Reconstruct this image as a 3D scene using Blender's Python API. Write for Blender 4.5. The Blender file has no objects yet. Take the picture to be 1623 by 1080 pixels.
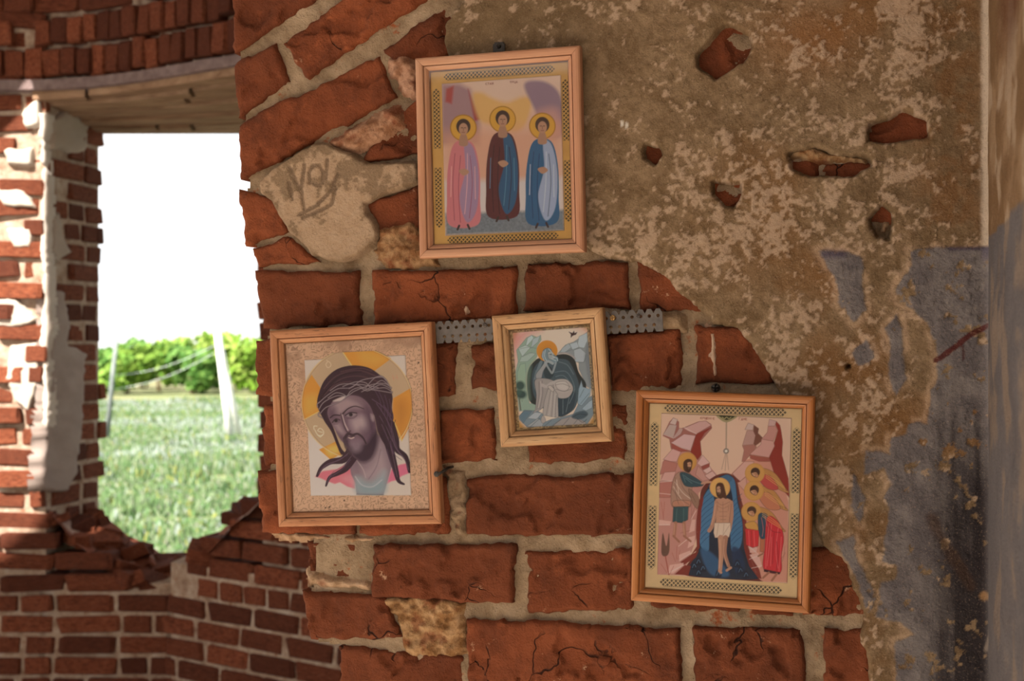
import bpy, bmesh, math, random
import numpy as np
from mathutils import Vector, Matrix
from mathutils.geometry import tessellate_polygon

# ------------------------------------------------------------------ camera, sky, sun, exposure
W, H = 1623.0, 1080.0
LENS, DIST, YAW = 50.0, 1.623, math.radians(15.0)
FPX = W * LENS / 36.0
ZC = 1.5                                             # eye height above the floor
RGT = np.array([math.cos(YAW), math.sin(YAW), 0.0])
FWD = np.array([-math.sin(YAW), math.cos(YAW), 0.0])
UP = np.array([0.0, 0.0, 1.0])
CAM = np.array([0.0, 0.0, ZC]) - DIST * FWD
scene = bpy.context.scene
COL = scene.collection
cam_data = bpy.data.cameras.new('camera')
cam_data.lens = LENS; cam_data.sensor_width = 36.0
cam_data.clip_start = 0.05; cam_data.clip_end = 600
cam_data.dof.use_dof = True; cam_data.dof.focus_distance = DIST; cam_data.dof.aperture_fstop = 9.0
cam = bpy.data.objects.new('camera', cam_data); COL.objects.link(cam)
cam.location = CAM; cam.rotation_euler = (math.radians(90), 0, YAW)
scene.camera = cam

SUN_CAM = np.array([0.35, 0.60, -0.72])              # travel of the light: right, into the picture, down
SUN = SUN_CAM[0] * RGT + SUN_CAM[1] * FWD + SUN_CAM[2] * UP
SUN /= np.linalg.norm(SUN)
world = bpy.data.worlds.new('sky'); scene.world = world; world.use_nodes = True
wn = world.node_tree.nodes; wl = world.node_tree.links
for n in list(wn): wn.remove(n)
w_out = wn.new('ShaderNodeOutputWorld'); w_bg = wn.new('ShaderNodeBackground')
w_tc = wn.new('ShaderNodeTexCoord'); w_map = wn.new('ShaderNodeMapping')
w_noise = wn.new('ShaderNodeTexNoise'); w_ramp = wn.new('ShaderNodeValToRGB')
w_map.inputs['Scale'].default_value = (1, 1, 3)
w_noise.inputs['Scale'].default_value = 3.0; w_noise.inputs['Detail'].default_value = 6
w_ramp.color_ramp.elements[0].position = 0.3; w_ramp.color_ramp.elements[0].color = (0.84, 0.93, 1.0, 1)
w_ramp.color_ramp.elements[1].position = 0.62; w_ramp.color_ramp.elements[1].color = (1.0, 0.985, 0.97, 1)
w_bg.inputs['Strength'].default_value = 0.7
wl.new(w_tc.outputs['Generated'], w_map.inputs['Vector']); wl.new(w_map.outputs[0], w_noise.inputs['Vector'])
wl.new(w_noise.outputs['Fac'], w_ramp.inputs['Fac']); wl.new(w_ramp.outputs['Color'], w_bg.inputs['Color'])
wl.new(w_bg.outputs[0], w_out.inputs['Surface'])
sun_data = bpy.data.lights.new('sun', 'SUN'); sun_data.energy = 9.5; sun_data.angle = math.radians(0.6)
sun_data.color = (1.0, 0.93, 0.82)
sun = bpy.data.objects.new('sun', sun_data); COL.objects.link(sun)
sun.rotation_euler = Vector(SUN).to_track_quat('-Z', 'Y').to_euler(); sun.location = (-4, -8, 12)
vs = scene.view_settings
vs.view_transform = 'Standard'; vs.look = 'None'; vs.gamma = 1.0; vs.exposure = 1.22; vs.use_curve_mapping = False

# ------------------------------------------------------------------ helpers
rnd = random.Random(7)
nrng = np.random.RandomState(11)

def pix(px, py, y=0.0):
    """where the sight line through a photo point meets the plane Y = y"""
    px = np.asarray(px, float); py = np.asarray(py, float)
    d = FWD + ((px - W / 2) / FPX)[..., None] * RGT + ((H / 2 - py) / FPX)[..., None] * UP
    t = (y - CAM[1]) / d[..., 1]
    return CAM + t[..., None] * d

def camp(px, py, d):
    """point at depth d along the view axis"""
    px = np.asarray(px, float); py = np.asarray(py, float); d = np.asarray(d, float)
    return CAM + d[..., None] * FWD + (d * (px - W / 2) / FPX)[..., None] * RGT + (d * (H / 2 - py) / FPX)[..., None] * UP

def loc3(X, d, z):
    """room axes of the far wall: X right, d deep, z above eye level"""
    X, d, z = np.broadcast_arrays(np.asarray(X, float), np.asarray(d, float), np.asarray(z, float))
    return CAM + X[..., None] * RGT + d[..., None] * FWD + z[..., None] * UP

def _hash(ix, iy, s):
    h = (ix.astype(np.int64) * 374761393 + iy.astype(np.int64) * 668265263 + s * 1274126177) & 0x7fffffff
    h = ((h ^ (h >> 13)) * 1274126177) & 0x7fffffff
    return ((h ^ (h >> 16)) & 0xffff) / 65535.0

def vnoise(x, y, s=0):
    ix = np.floor(x); iy = np.floor(y); fx = x - ix; fy = y - iy
    fx = fx * fx * (3 - 2 * fx); fy = fy * fy * (3 - 2 * fy)
    a = _hash(ix, iy, s); b = _hash(ix + 1, iy, s); c = _hash(ix, iy + 1, s); d = _hash(ix + 1, iy + 1, s)
    return (a * (1 - fx) + b * fx) * (1 - fy) + (c * (1 - fx) + d * fx) * fy

def fbm(x, y, scale, oct=4, s=0, gain=0.5):
    """0..1, scale = size of the largest blob in the units of x"""
    x = np.asarray(x, float) / scale; y = np.asarray(y, float) / scale
    t = 0; a = 1.0; n = 0
    for k in range(oct):
        t = t + a * vnoise(x + 17.3 * k, y - 9.1 * k, s + k * 13); n += a
        a *= gain; x = x * 2.03; y = y * 2.03
    return t / n

def sstep(a, b, x):
    t = np.clip((x - a) / (b - a), 0, 1); return t * t * (3 - 2 * t)

def sdf(poly, X, Y):
    """signed distance to a polygon, negative inside"""
    P = np.asarray(poly, float); n = len(P)
    d = np.full(X.shape, 1e18); ins = np.zeros(X.shape, bool)
    for i in range(n):
        ax, ay = P[i]; bx, by = P[(i + 1) % n]
        ex, ey = bx - ax, by - ay
        L = ex * ex + ey * ey + 1e-12
        t = np.clip(((X - ax) * ex + (Y - ay) * ey) / L, 0, 1)
        d = np.minimum(d, (X - ax - t * ex) ** 2 + (Y - ay - t * ey) ** 2)
        c = (ay > Y) != (by > Y)
        if ey != 0:
            ins ^= c & (X < ex * (Y - ay) / ey + ax)
    d = np.sqrt(d)
    return np.where(ins, -d, d)

def ldist(pts, X, Y):
    """distance to an open polyline"""
    d = np.full(X.shape, 1e18)
    for (ax, ay), (bx, by) in zip(pts[:-1], pts[1:]):
        ex, ey = bx - ax, by - ay; L = ex * ex + ey * ey + 1e-12
        t = np.clip(((X - ax) * ex + (Y - ay) * ey) / L, 0, 1)
        d = np.minimum(d, (X - ax - t * ex) ** 2 + (Y - ay - t * ey) ** 2)
    return np.sqrt(d)

def lin(c):
    c = np.asarray(c, float) / 255.0
    return np.where(c <= 0.04045, c / 12.92, ((c + 0.055) / 1.055) ** 2.4)

def L4(*c):
    v = lin(c); return (float(v[0]), float(v[1]), float(v[2]), 1.0)

def tag(o, label=None, cat=None, group=None, kind=None):
    if label: o['label'] = label
    if cat: o['category'] = cat
    if group: o['group'] = group
    if kind: o['kind'] = kind
    return o

def make_mesh(name, V, Fc, mat=None, col=None, smooth=True, uv=None):
    V = np.ascontiguousarray(V, dtype=np.float32).reshape(-1, 3)
    me = bpy.data.meshes.new(name)
    if isinstance(Fc, np.ndarray):
        k = Fc.shape[1]; n = len(Fc)
        me.vertices.add(len(V)); me.vertices.foreach_set('co', V.ravel())
        me.loops.add(n * k); me.loops.foreach_set('vertex_index', Fc.astype(np.int32).ravel())
        me.polygons.add(n); me.polygons.foreach_set('loop_start', np.arange(0, n * k, k, dtype=np.int32))
        me.update(calc_edges=True)
    else:
        me.from_pydata([tuple(v) for v in V.tolist()], [], [tuple(f) for f in Fc])
        me.update()
    me.polygons.foreach_set('use_smooth', np.full(len(me.polygons), bool(smooth)))
    if col is not None:
        a = me.color_attributes.new('col', 'FLOAT_COLOR', 'POINT')
        c = np.ones((len(V), 4), np.float32); c[:, :3] = np.asarray(col).reshape(-1, 3)
        a.data.foreach_set('color', c.ravel())
    if mat: me.materials.append(mat)
    me.validate()
    return me

def link(name, me, parent=None, loc=(0, 0, 0), rot=None, scale=None):
    o = bpy.data.objects.new(name, me); COL.objects.link(o)
    o.location = loc
    if rot is not None: o.rotation_euler = rot
    if scale is not None: o.scale = scale
    if parent is not None: o.parent = parent
    return o

def empty(name, loc=(0, 0, 0), rot=(0, 0, 0)):
    o = bpy.data.objects.new(name, None); COL.objects.link(o)
    o.empty_display_size = 0.05; o.location = loc; o.rotation_euler = rot
    return o

def centred(name, V, Fc, mat, parent=None, smooth=True, col=None):
    """world-space vertices -> an object with its origin at its own centre (parent must stand unrotated at the world origin)"""
    V = np.asarray(V, float).reshape(-1, 3); c = (V.min(0) + V.max(0)) / 2
    return link(name, make_mesh(name, V - c, Fc, mat, col, smooth), parent, c)

def grid_faces(nu, nv, keep=None, flip=False):
    i = np.arange(nu * nv).reshape(nv, nu)
    q = np.stack([i[:-1, :-1], i[:-1, 1:], i[1:, 1:], i[1:, :-1]], -1)
    if not flip: q = q[..., ::-1]
    q = q.reshape(-1, 4)
    if keep is not None:
        k = keep.ravel(); q = q[k[q].all(1)]
    return q

def compact(V, Fc, *attrs):
    used = np.zeros(len(V), bool); used[Fc.ravel()] = True
    idx = np.cumsum(used) - 1
    return (V[used], idx[Fc]) + tuple(a[used] for a in attrs)

# ---- node materials
class NB:
    def __init__(s, name, rough=0.9, spec=0.2):
        s.m = bpy.data.materials.new(name); s.m.use_nodes = True
        s.n = s.m.node_tree.nodes; s.l = s.m.node_tree.links
        s.b = s.n['Principled BSDF']
        s.b.inputs['Roughness'].default_value = rough
        s.b.inputs['Specular IOR Level'].default_value = spec
        s._tc = None
    def put(s, sock, v):
        if isinstance(v, bpy.types.NodeSocket): s.l.new(v, sock)
        elif isinstance(v, (tuple, list)) and len(v) == 3 and sock.type == 'RGBA': sock.default_value = (*v, 1)
        else: sock.default_value = v
    def obj(s, rand=False, scale=None):
        tc = s.n.new('ShaderNodeTexCoord'); v = tc.outputs['Object']
        if rand:
            oi = s.n.new('ShaderNodeObjectInfo'); mu = s.n.new('ShaderNodeVectorMath'); mu.operation = 'SCALE'
            mu.inputs[0].default_value = (37, 91, 53); s.l.new(oi.outputs['Random'], mu.inputs['Scale'])
            ad = s.n.new('ShaderNodeVectorMath'); ad.operation = 'ADD'
            s.l.new(v, ad.inputs[0]); s.l.new(mu.outputs[0], ad.inputs[1]); v = ad.outputs[0]
        if scale:
            mp = s.n.new('ShaderNodeVectorMath'); mp.operation = 'MULTIPLY'; mp.inputs[1].default_value = scale
            s.l.new(v, mp.inputs[0]); v = mp.outputs[0]
        return v
    def rand(s):
        return s.n.new('ShaderNodeObjectInfo').outputs['Random']
    def attr(s, name='col'):
        a = s.n.new('ShaderNodeAttribute'); a.attribute_name = name; return a.outputs['Color']
    def noise(s, v, scale, detail=4, rough=0.55, dist=0.0):
        t = s.n.new('ShaderNodeTexNoise'); s.l.new(v, t.inputs['Vector'])
        t.inputs['Scale'].default_value = scale; t.inputs['Detail'].default_value = detail
        t.inputs['Roughness'].default_value = rough; t.inputs['Distortion'].default_value = dist
        return t.outputs['Fac']
    def vor(s, v, scale, feature='DISTANCE_TO_EDGE'):
        t = s.n.new('ShaderNodeTexVoronoi'); t.feature = feature; s.l.new(v, t.inputs['Vector'])
        t.inputs['Scale'].default_value = scale; return t.outputs['Distance']
    def warp(s, v, scale, amt):
        t = s.n.new('ShaderNodeTexNoise'); s.l.new(v, t.inputs['Vector']); t.inputs['Scale'].default_value = scale
        t.inputs['Detail'].default_value = 3
        m = s.n.new('ShaderNodeVectorMath'); m.operation = 'MULTIPLY_ADD'
        s.l.new(t.outputs['Color'], m.inputs[0]); m.inputs[1].default_value = (amt,) * 3; s.l.new(v, m.inputs[2])
        return m.outputs[0]
    def ramp(s, f, stops):
        r = s.n.new('ShaderNodeValToRGB'); s.l.new(f, r.inputs['Fac']); e = r.color_ramp.elements
        while len(e) < len(stops): e.new(0.5)
        for k, (p, c) in enumerate(stops):
            e[k].position = p; e[k].color = c if len(c) == 4 else (*c, 1)
        return r.outputs['Color']
    def mask(s, f, a, b):
        r = s.n.new('ShaderNodeMapRange'); r.interpolation_type = 'SMOOTHSTEP'
        s.l.new(f, r.inputs['Value']); r.inputs['From Min'].default_value = a; r.inputs['From Max'].default_value = b
        return r.outputs['Result']
    def mix(s, f, a, b, mode='MIX'):
        m = s.n.new('ShaderNodeMix'); m.data_type = 'RGBA'; m.blend_type = mode
        s.put(m.inputs[0], f); s.put(m.inputs[6], a); s.put(m.inputs[7], b)
        return m.outputs[2]
    def math(s, op, a, b=0.0):
        m = s.n.new('ShaderNodeMath'); m.operation = op; s.put(m.inputs[0], a); s.put(m.inputs[1], b); return m.outputs[0]
    def bump(s, h, strength=0.5, dist=0.004, normal=None):
        b = s.n.new('ShaderNodeBump'); s.l.new(h, b.inputs['Height'])
        b.inputs['Strength'].default_value = strength; b.inputs['Distance'].default_value = dist
        if normal is not None: s.l.new(normal, b.inputs['Normal'])
        return b.outputs['Normal']
    def done(s, color=None, normal=None, rough=None):
        if color is not None: s.put(s.b.inputs['Base Color'], color)
        if normal is not None: s.l.new(normal, s.b.inputs['Normal'])
        if rough is not None: s.put(s.b.inputs['Roughness'], rough)
        return s.m

def brick_material(name, dark, mid, light, pale, scale=1.0, cracks=True, pale_amt=0.66, k=1.0, var=.6):
    dark, mid, light, pale = [tuple(x * k for x in c[:3]) + (1,) for c in (dark, mid, light, pale)]
    m = NB(name, 0.92, 0.15); v = m.obj(rand=True)
    big = m.noise(v, 14 * scale, 5, 0.6); fine = m.noise(v, 160 * scale, 4, 0.7); mid_n = m.noise(v, 45 * scale, 5, 0.65)
    c = m.ramp(big, [(0.25, dark), (0.48, mid), (0.78, light)])
    c = m.mix(m.mask(mid_n, 0.55, 0.75), c, light)
    c = m.mix(m.math('MULTIPLY', m.rand(), var), c, dark)
    c = m.mix(m.math('MULTIPLY', m.mask(fine, 0.35, 0.2), 0.5), c, (dark[0] * .5, dark[1] * .5, dark[2] * .5, 1))
    pit = m.noise(v, 380 * scale, 4, 0.75)
    c = m.mix(m.math('MULTIPLY', m.mask(pit, 0.40, 0.28), 0.75), c, (dark[0] * .3, dark[1] * .3, dark[2] * .3, 1))
    c = m.mix(m.math('MULTIPLY', m.mask(pit, 0.62, 0.74), 0.55), c, light)
    c = m.mix(m.math('MULTIPLY', m.mask(m.noise(v, 26 * scale, 5, 0.7), 0.52, 0.36), 0.5), c, dark)
    chip = m.math('MULTIPLY', m.mask(m.noise(v, 60 * scale, 6, 0.75), pale_amt, pale_amt + 0.06), m.mask(m.noise(v, 9 * scale, 2), 0.45, 0.6))
    c = m.mix(m.math('MULTIPLY', chip, 0.75), c, pale)
    h = m.math('ADD', m.math('MULTIPLY', mid_n, 0.6), m.math('ADD', m.math('MULTIPLY', fine, 0.45), m.math('MULTIPLY', pit, 0.3)))
    if cracks:
        cr = m.vor(m.warp(v, 22 * scale, 0.06 / scale), 13 * scale)
        line = m.math('MULTIPLY', m.mask(cr, 0.015, 0.003), m.mask(m.noise(v, 9 * scale, 3), 0.54, 0.62))
        c = m.mix(m.math('MULTIPLY', line, 0.85), c, (dark[0] * .15, dark[1] * .15, dark[2] * .15, 1))
        h = m.math('SUBTRACT', h, m.math('MULTIPLY', line, 1.2))
    return m.done(c, m.bump(h, 1.0, 0.005))

M = {}
M['brick'] = brick_material('old_red_brick', L4(92, 48, 30), L4(132, 70, 42), L4(156, 86, 54), L4(206, 166, 136), pale_amt=.63, k=.70)
M['brick_far'] = brick_material('far_red_brick', L4(84, 42, 32), L4(172, 94, 64), L4(200, 124, 90), L4(220, 194, 172), 0.6, False, 0.6, k=.50, var=.8)
def mortar_material(name, a, b, c_, k=1.0):
    a, b, c_ = [tuple(x * k for x in c[:3]) + (1,) for c in (a, b, c_)]
    m = NB(name, 0.95, 0.1); v = m.obj()
    c = m.ramp(m.noise(v, 22, 6, 0.65), [(0.3, a), (0.5, b), (0.72, c_)])
    fine = m.noise(v, 420, 3, 0.7)
    c = m.mix(m.math('MULTIPLY', m.mask(fine, 0.42, 0.25), 0.6), c, (a[0] * .35, a[1] * .35, a[2] * .35, 1))
    c = m.mix(m.mask(m.noise(v, 34, 5, 0.7), 0.6, 0.7), c, tuple(x * k for x in L4(150, 84, 52)[:3]) + (1,))
    h = m.math('ADD', m.noise(v, 90, 5, 0.7), m.math('MULTIPLY', fine, 0.4))
    return m.done(c, m.bump(h, 0.9, 0.004))
M['mortar'] = mortar_material('lime_mortar', L4(114, 92, 70), L4(150, 127, 103), L4(178, 154, 129), .78)
M['mortar_far'] = mortar_material('far_mortar', L4(150, 118, 98), L4(190, 164, 144), L4(216, 198, 182), .62)
def attr_material(name, rough=0.95, bumps=((300, 0.5), (90, 0.6)), bstr=0.7, bdist=0.002, grain=0.25, spec=0.1, k=1.0):
    m = NB(name, rough, spec); v = m.obj(); c = m.mix(1.0, m.attr(), (k, k, k, 1), 'MULTIPLY')
    fine = m.noise(v, 520, 3, 0.7)
    c = m.mix(m.math('MULTIPLY', m.mask(fine, 0.45, 0.25), grain), c, (0.02, 0.015, 0.01, 1))
    c = m.mix(m.math('MULTIPLY', m.mask(fine, 0.55, 0.75), grain * .7), c, tuple(x * k for x in L4(200, 172, 146)[:3]) + (1,))
    h = None
    for sc, am in bumps:
        t = m.math('MULTIPLY', m.noise(v, sc, 4, 0.65), am); h = t if h is None else m.math('ADD', h, t)
    return m.done(c, m.bump(h, bstr, bdist))
M['plaster'] = attr_material('aged_plaster', k=.58, grain=.5, bstr=1.0, bdist=.003)
M['plaster_far'] = attr_material('far_plaster', k=.56)
# ------------------------------------------------------------------ the wall with the pictures
CEIL = ZC + 1.9
OUT = [(362, -230), (362, 0), (366, 88), (369, 100), (376, 189), (372, 215), (372, 262), (381, 290), (375, 312), (389, 388), (402, 421),
       (403, 466), (416, 520), (405, 545), (404, 605), (416, 640), (415, 735), (407, 752), (412, 846), (440, 850), (483, 856), (487, 905),
       (479, 935), (475, 968), (491, 1020), (536, 1026), (538, 1090), (530, 1320)]
XC = float(pix(1572, 540)[0])                         # corner with the side wall

def inset(pts, k): return [(x + k, y) for x, y in pts]

def heightfield(name, x0, x1, y0, y1, step, plane, hfun, keepfun, mat, parent=None, colfun=None):
    nu = int((x1 - x0) / step) + 1; nv = int((y1 - y0) / step) + 1
    X, Y = np.meshgrid(np.linspace(x0, x1, nu), np.linspace(y0, y1, nv))
    V = pix(X, Y, plane); V[..., 1] -= hfun(X, Y)
    keep = keepfun(X, Y)
    col = colfun(X, Y) if colfun else np.ones(X.shape + (3,))
    Fc = grid_faces(nu, nv, keep, flip=True)
    V, Fc, col = compact(V.reshape(-1, 3), Fc, col.reshape(-1, 3))
    return link(name, make_mesh(name, V, Fc[:, ::-1], mat, col if colfun else None), parent)

# body of the wall: one thick block of masonry following the broken end
core = [tuple(pix(x + 19, y, 0.012)[[0, 2]]) for x, y in OUT]
core = [(core[0][0], CEIL)] + core + [(core[-1][0], 0.0), (XC + 0.35, 0.0), (XC + 0.35, CEIL)]
bmw = bmesh.new()
f0 = [bmw.verts.new((x, 0.022, z)) for x, z in core]; f1 = [bmw.verts.new((x, 0.55, z)) for x, z in core]
bmw.faces.new(f0); bmw.faces.new(f1[::-1])
for i in range(len(core)):
    j = (i + 1) % len(core); bmw.faces.new((f0[j], f0[i], f1[i], f1[j]))
bmesh.ops.recalc_face_normals(bmw, faces=bmw.faces)
bmesh.ops.triangulate(bmw, faces=[f for f in bmw.faces if len(f.verts) > 4])
me = bpy.data.meshes.new('wall_front'); bmw.to_mesh(me); bmw.free(); me.materials.append(M['mortar'])
wall = tag(link('wall_front', me), 'broken red brick wall with flaking plaster behind the framed pictures', 'wall', kind='structure')

def mortar_h(X, Y):
    return 0.005 * (fbm(X, Y, 60, 4, 3) - 0.5) + 0.004 * (fbm(X, Y, 16, 3, 5) - 0.5)
heightfield("mortar_bed", 360, 1420, -220, 1310, 3.6, 0.0085, mortar_h,
            lambda X, Y: sdf(inset(OUT, 13) + [(1500, 1340), (1500, -260)], X, Y) < 0, M['mortar'], wall)

def brick_mesh(q, plane, depth, seed, step=4.0, rough=1.0, r=7.0):
    q = np.asarray(q, float)
    w = (np.linalg.norm(q[1] - q[0]) + np.linalg.norm(q[2] - q[3])) / 2; h = (np.linalg.norm(q[3] - q[0]) + np.linalg.norm(q[2] - q[1])) / 2
    nu = max(7, int(w / step)); nv = max(7, int(h / step))
    u = np.concatenate([[0], np.linspace(0, 1, nu), [1]]); v = np.concatenate([[0], np.linspace(0, 1, nv), [1]])
    U, V = np.meshgrid(u, v)
    P = (q[0] * (1 - U)[..., None] + q[1] * U[..., None]) * (1 - V)[..., None] + (q[3] * (1 - U)[..., None] + q[2] * U[..., None]) * V[..., None]
    X, Y = P[..., 0].copy(), P[..., 1].copy()
    ox, oy = seed * 31.7, seed * 17.9
    X0, Y0 = X + ox, Y + oy
    X += rough * (9 * (fbm(X0, Y0, 34, 2, 1) - .5) + 6 * (fbm(X0, Y0, 9, 2, 2) - .5))
    Y += rough * (9 * (fbm(X0, Y0, 34, 2, 4) - .5) + 6 * (fbm(X0, Y0, 9, 2, 6) - .5))
    eu = np.minimum(U, 1 - U) * w; ev = np.minimum(V, 1 - V) * h
    a = np.clip(1 - eu / r, 0, 1); b = np.clip(1 - ev / r, 0, 1)
    e = np.clip(np.sqrt(a * a + b * b), 0, 1)
    off = 0.0048 * (1 - np.sqrt(np.clip(1 - e * e, 0, 1)))
    off -= rough * (0.006 * (fbm(X0, Y0, 50, 3, 8) - .5) + 0.0026 * (fbm(X0, Y0, 12, 3, 9) - .5))
    chip = fbm(X0, Y0, 46, 3, 21)
    off += rough * 0.0045 * sstep(0.62, 0.66, chip)
    W3 = pix(X, Y, plane); W3[..., 1] += off
    ring = np.zeros(U.shape, bool); ring[0] = ring[-1] = True; ring[:, 0] = ring[:, -1] = True
    W3[..., 1] = np.where(ring, plane + depth, W3[..., 1])
    return W3.reshape(-1, 3), grid_faces(len(u), len(v))

BR = [  # quads TL TR BR BL as the courses lie, then how far the face stands back (m)
 ([(361, -30), (475, -105), (512, -10), (367, 86)], 0), ([(369, 101), (433, 66), (454, 126), (376, 189)], 0.001),
 ([(443, 65), (590, -38), (735, -44), (484, 125)], 0), ([(376, 198), (596, 86), (626, 154), (380, 285)], -0.001),
 ([(607, 82), (705, 8), (742, 62), (640, 148)], 0.004), ([(645, 170), (705, 126), (705, 232), (566, 262)], 0.003),
 ([(373, 300), (440, 316), (456, 366), (391, 390)], 0.002), ([(399, 397), (456, 374), (508, 414), (404, 424)], 0.001),
 ([(580, 322), (668, 292), (668, 382), (602, 374)], 0.002), ([(362, -180), (640, -190), (560, -52), (362, -120)], 0.0),
 ([(402, 431), (566, 430), (570, 516), (413, 522)], 0), ([(588, 431), (818, 423), (818, 503), (590, 515)], 0.001),
 ([(832, 414), (994, 416), (996, 492), (830, 497)], 0), ([(1010, 412), (1110, 412), (1116, 494), (1012, 492)], 0),
 ([(405, 540), (500, 532), (500, 630), (404, 628)], 0.002), ([(640, 545), (722, 543), (720, 628), (640, 632)], 0.002),
 ([(741, 543), (945, 535), (945, 612), (748, 615)], 0.003), ([(960, 530), (1080, 523), (1082, 612), (966, 620)], 0),
 ([(1102, 516), (1226, 516), (1228, 608), (1102, 610)], 0), ([(417, 642), (560, 640), (560, 736), (415, 740)], 0.004),
 ([(694, 653), (778, 648), (784, 732), (697, 737)], 0), ([(834, 652), (995, 642), (997, 728), (836, 735)], 0.003),
 ([(1015, 640), (1190, 640), (1190, 720), (1015, 725)], 0.004), ([(407, 750), (560, 748), (560, 845), (412, 847)], 0),
 ([(570, 748), (712, 762), (712, 846), (570, 848)], 0.002), ([(740, 757), (1003, 752), (1003, 850), (738, 848)], 0),
 ([(1020, 755), (1190, 755), (1190, 850), (1020, 850)], 0.004), ([(483, 856), (586, 860), (586, 922), (488, 913)], 0.008),
 ([(589, 863), (816, 864), (812, 957), (590, 950)], -0.003), ([(832, 878), (1004, 872), (1004, 968), (835, 971)], 0.002),
 ([(1030, 880), (1262, 885), (1262, 979), (1030, 966)], 0.006), ([(1268, 868), (1380, 868), (1380, 975), (1270, 977)], 0.003),
 ([(477, 936), (610, 948), (634, 1012), (490, 1020)], 0.0), ([(738, 983), (1076, 997), (1080, 1088), (740, 1100)], -0.002),
 ([(1098, 995), (1271, 997), (1275, 1088), (1098, 1090)], 0), ([(1307, 1000), (1382, 999), (1382, 1090), (1307, 1090)], 0),
 ([(537, 1026), (730, 1042), (730, 1110), (537, 1110)], 0.002)]
for k in range(3):                                     # courses that run on below the picture
    y = 1112 + k * 72; xs = [(535, 690), (706, 900), (916, 1180), (1196, 1380)] if k % 2 == 0 else [(532, 610), (626, 880), (896, 1010), (1026, 1290), (1306, 1400)]
    for a, b in xs: BR.append(([(a, y), (b, y + 4), (b, y + 60), (a, y + 56)], 0.001))
for x, y, w_, h_ in [(1095, 28, 110, 108), (1014, 222, 44, 44), (1122, 280, 62, 60), (1246, 252, 52, 34), (1300, 258, 90, 30), (1366, 168, 116, 66), (1372, 320, 52, 36)]:
    BR.append(([(x, y), (x + w_, y), (x + w_, y + h_), (x, y + h_)], 0.004))   # seen through the holes in the plaster
for k, (q, back) in enumerate(BR):
    edge = min(p[0] for p in q) < 545
    V, Fc = brick_mesh(q, back, 0.42 if edge else 0.07, k + 1)
    o = centred('brick', V, Fc, M['brick'], wall)
    if edge:                                           # the broken end shows the depth of the wall
        pass

# ---- plaster
PL = [(735, -230), (735, 0), (700, 38), (706, 86), (760, 150), (850, 280), (915, 380), (932, 397), (965, 410), (1005, 411), (1050, 438), (1080, 468), (1108, 490),
      (1127, 514), (1165, 519), (1190, 545), (1222, 600), (1242, 640), (1284, 700), (1288, 800), (1290, 832), (1305, 868), (1335, 888), (1350, 930),
      (1372, 978), (1364, 1020), (1376, 1050), (1374, 1320), (1700, 1320), (1700, -230)]
HOLES = [[(1148, 39), (1187, 51), (1192, 72), (1176, 97), (1133, 124), (1121, 113), (1106, 103), (1106, 86), (1129, 58)],
         [(1022, 229), (1043, 232), (1048, 245), (1036, 258), (1023, 250)],
         [(1131, 289), (1173, 289), (1173, 307), (1164, 330), (1148, 326), (1131, 307)],
         [(1252, 245), (1290, 234), (1330, 246), (1376, 249), (1380, 262), (1353, 279), (1287, 279), (1256, 266)],
         [(1380, 197), (1430, 176), (1470, 190), (1472, 217), (1407, 225), (1376, 223)],
         [(1379, 346), (1398, 326), (1412, 338), (1412, 356), (1407, 378), (1391, 374), (1381, 358)],
         [(1342, 578), (1348, 578), (1348, 584), (1342, 584)]]
BLUE = [[(1297, 397), (1345, 399), (1367, 410), (1372, 490), (1353, 513), (1328, 477), (1327, 453), (1307, 417)],
        [(1440, 397), (1447, 420), (1420, 457), (1423, 477), (1450, 492), (1470, 510), (1483, 547), (1487, 600), (1475, 620), (1470, 673), (1443, 670), (1437, 687),
         (1412, 693), (1410, 720), (1370, 712), (1367, 756), (1384, 748), (1402, 742), (1412, 765), (1400, 790), (1412, 805), (1404, 850), (1400, 890), (1424, 897),
         (1419, 918), (1398, 925), (1394, 946), (1388, 978), (1420, 985), (1451, 1006), (1419, 1016), (1419, 1320), (1700, 1320), (1700, 391), (1500, 394)],
        [(1404, 520), (1420, 500), (1432, 520), (1430, 560), (1438, 600), (1420, 630), (1408, 600), (1412, 560)],
        [(1352, 560), (1372, 540), (1388, 565), (1378, 580), (1362, 578)], [(1350, 740), (1372, 790), (1362, 830), (1350, 800)],
        [(1326, 860), (1352, 850), (1360, 890), (1390, 950), (1376, 970), (1362, 930)]]
WHITE = [(1110, 385, 130, 45, .12), (1080, 172, 38, 18, .13), (1095, 250, 60, 36, .10), (1262, 340, 80, 55, .10), (1428, 90, 34, 105, .19), (1330, 205, 70, 30, .13),
         (1432, 272, 55, 22, .16), (1420, 335, 60, 28, .11), (1110, 15, 120, 22, .08), (1170, 60, 70, 60, .04), (1245, 90, 50, 30, .06), (960, 400, 40, 25, .10),
         (1395, 575, 34, 90, .09), (1280, 480, 45, 60, .05), (1130, 440, 60, 40, .1), (1250, 560, 50, 70, .05), (1395, 650, 40, 60, .08), (1520, 330, 60, 60, -.05),
         (1000, 130, 120, 120, -.06), (1500, 150, 50, 160, -.03), (1340, 760, 40, 60, .05), (1380, 930, 12, 60, .08), (1390, 1010, 18, 40, .06), (1190, 500, 40, 30, .06)]

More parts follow.
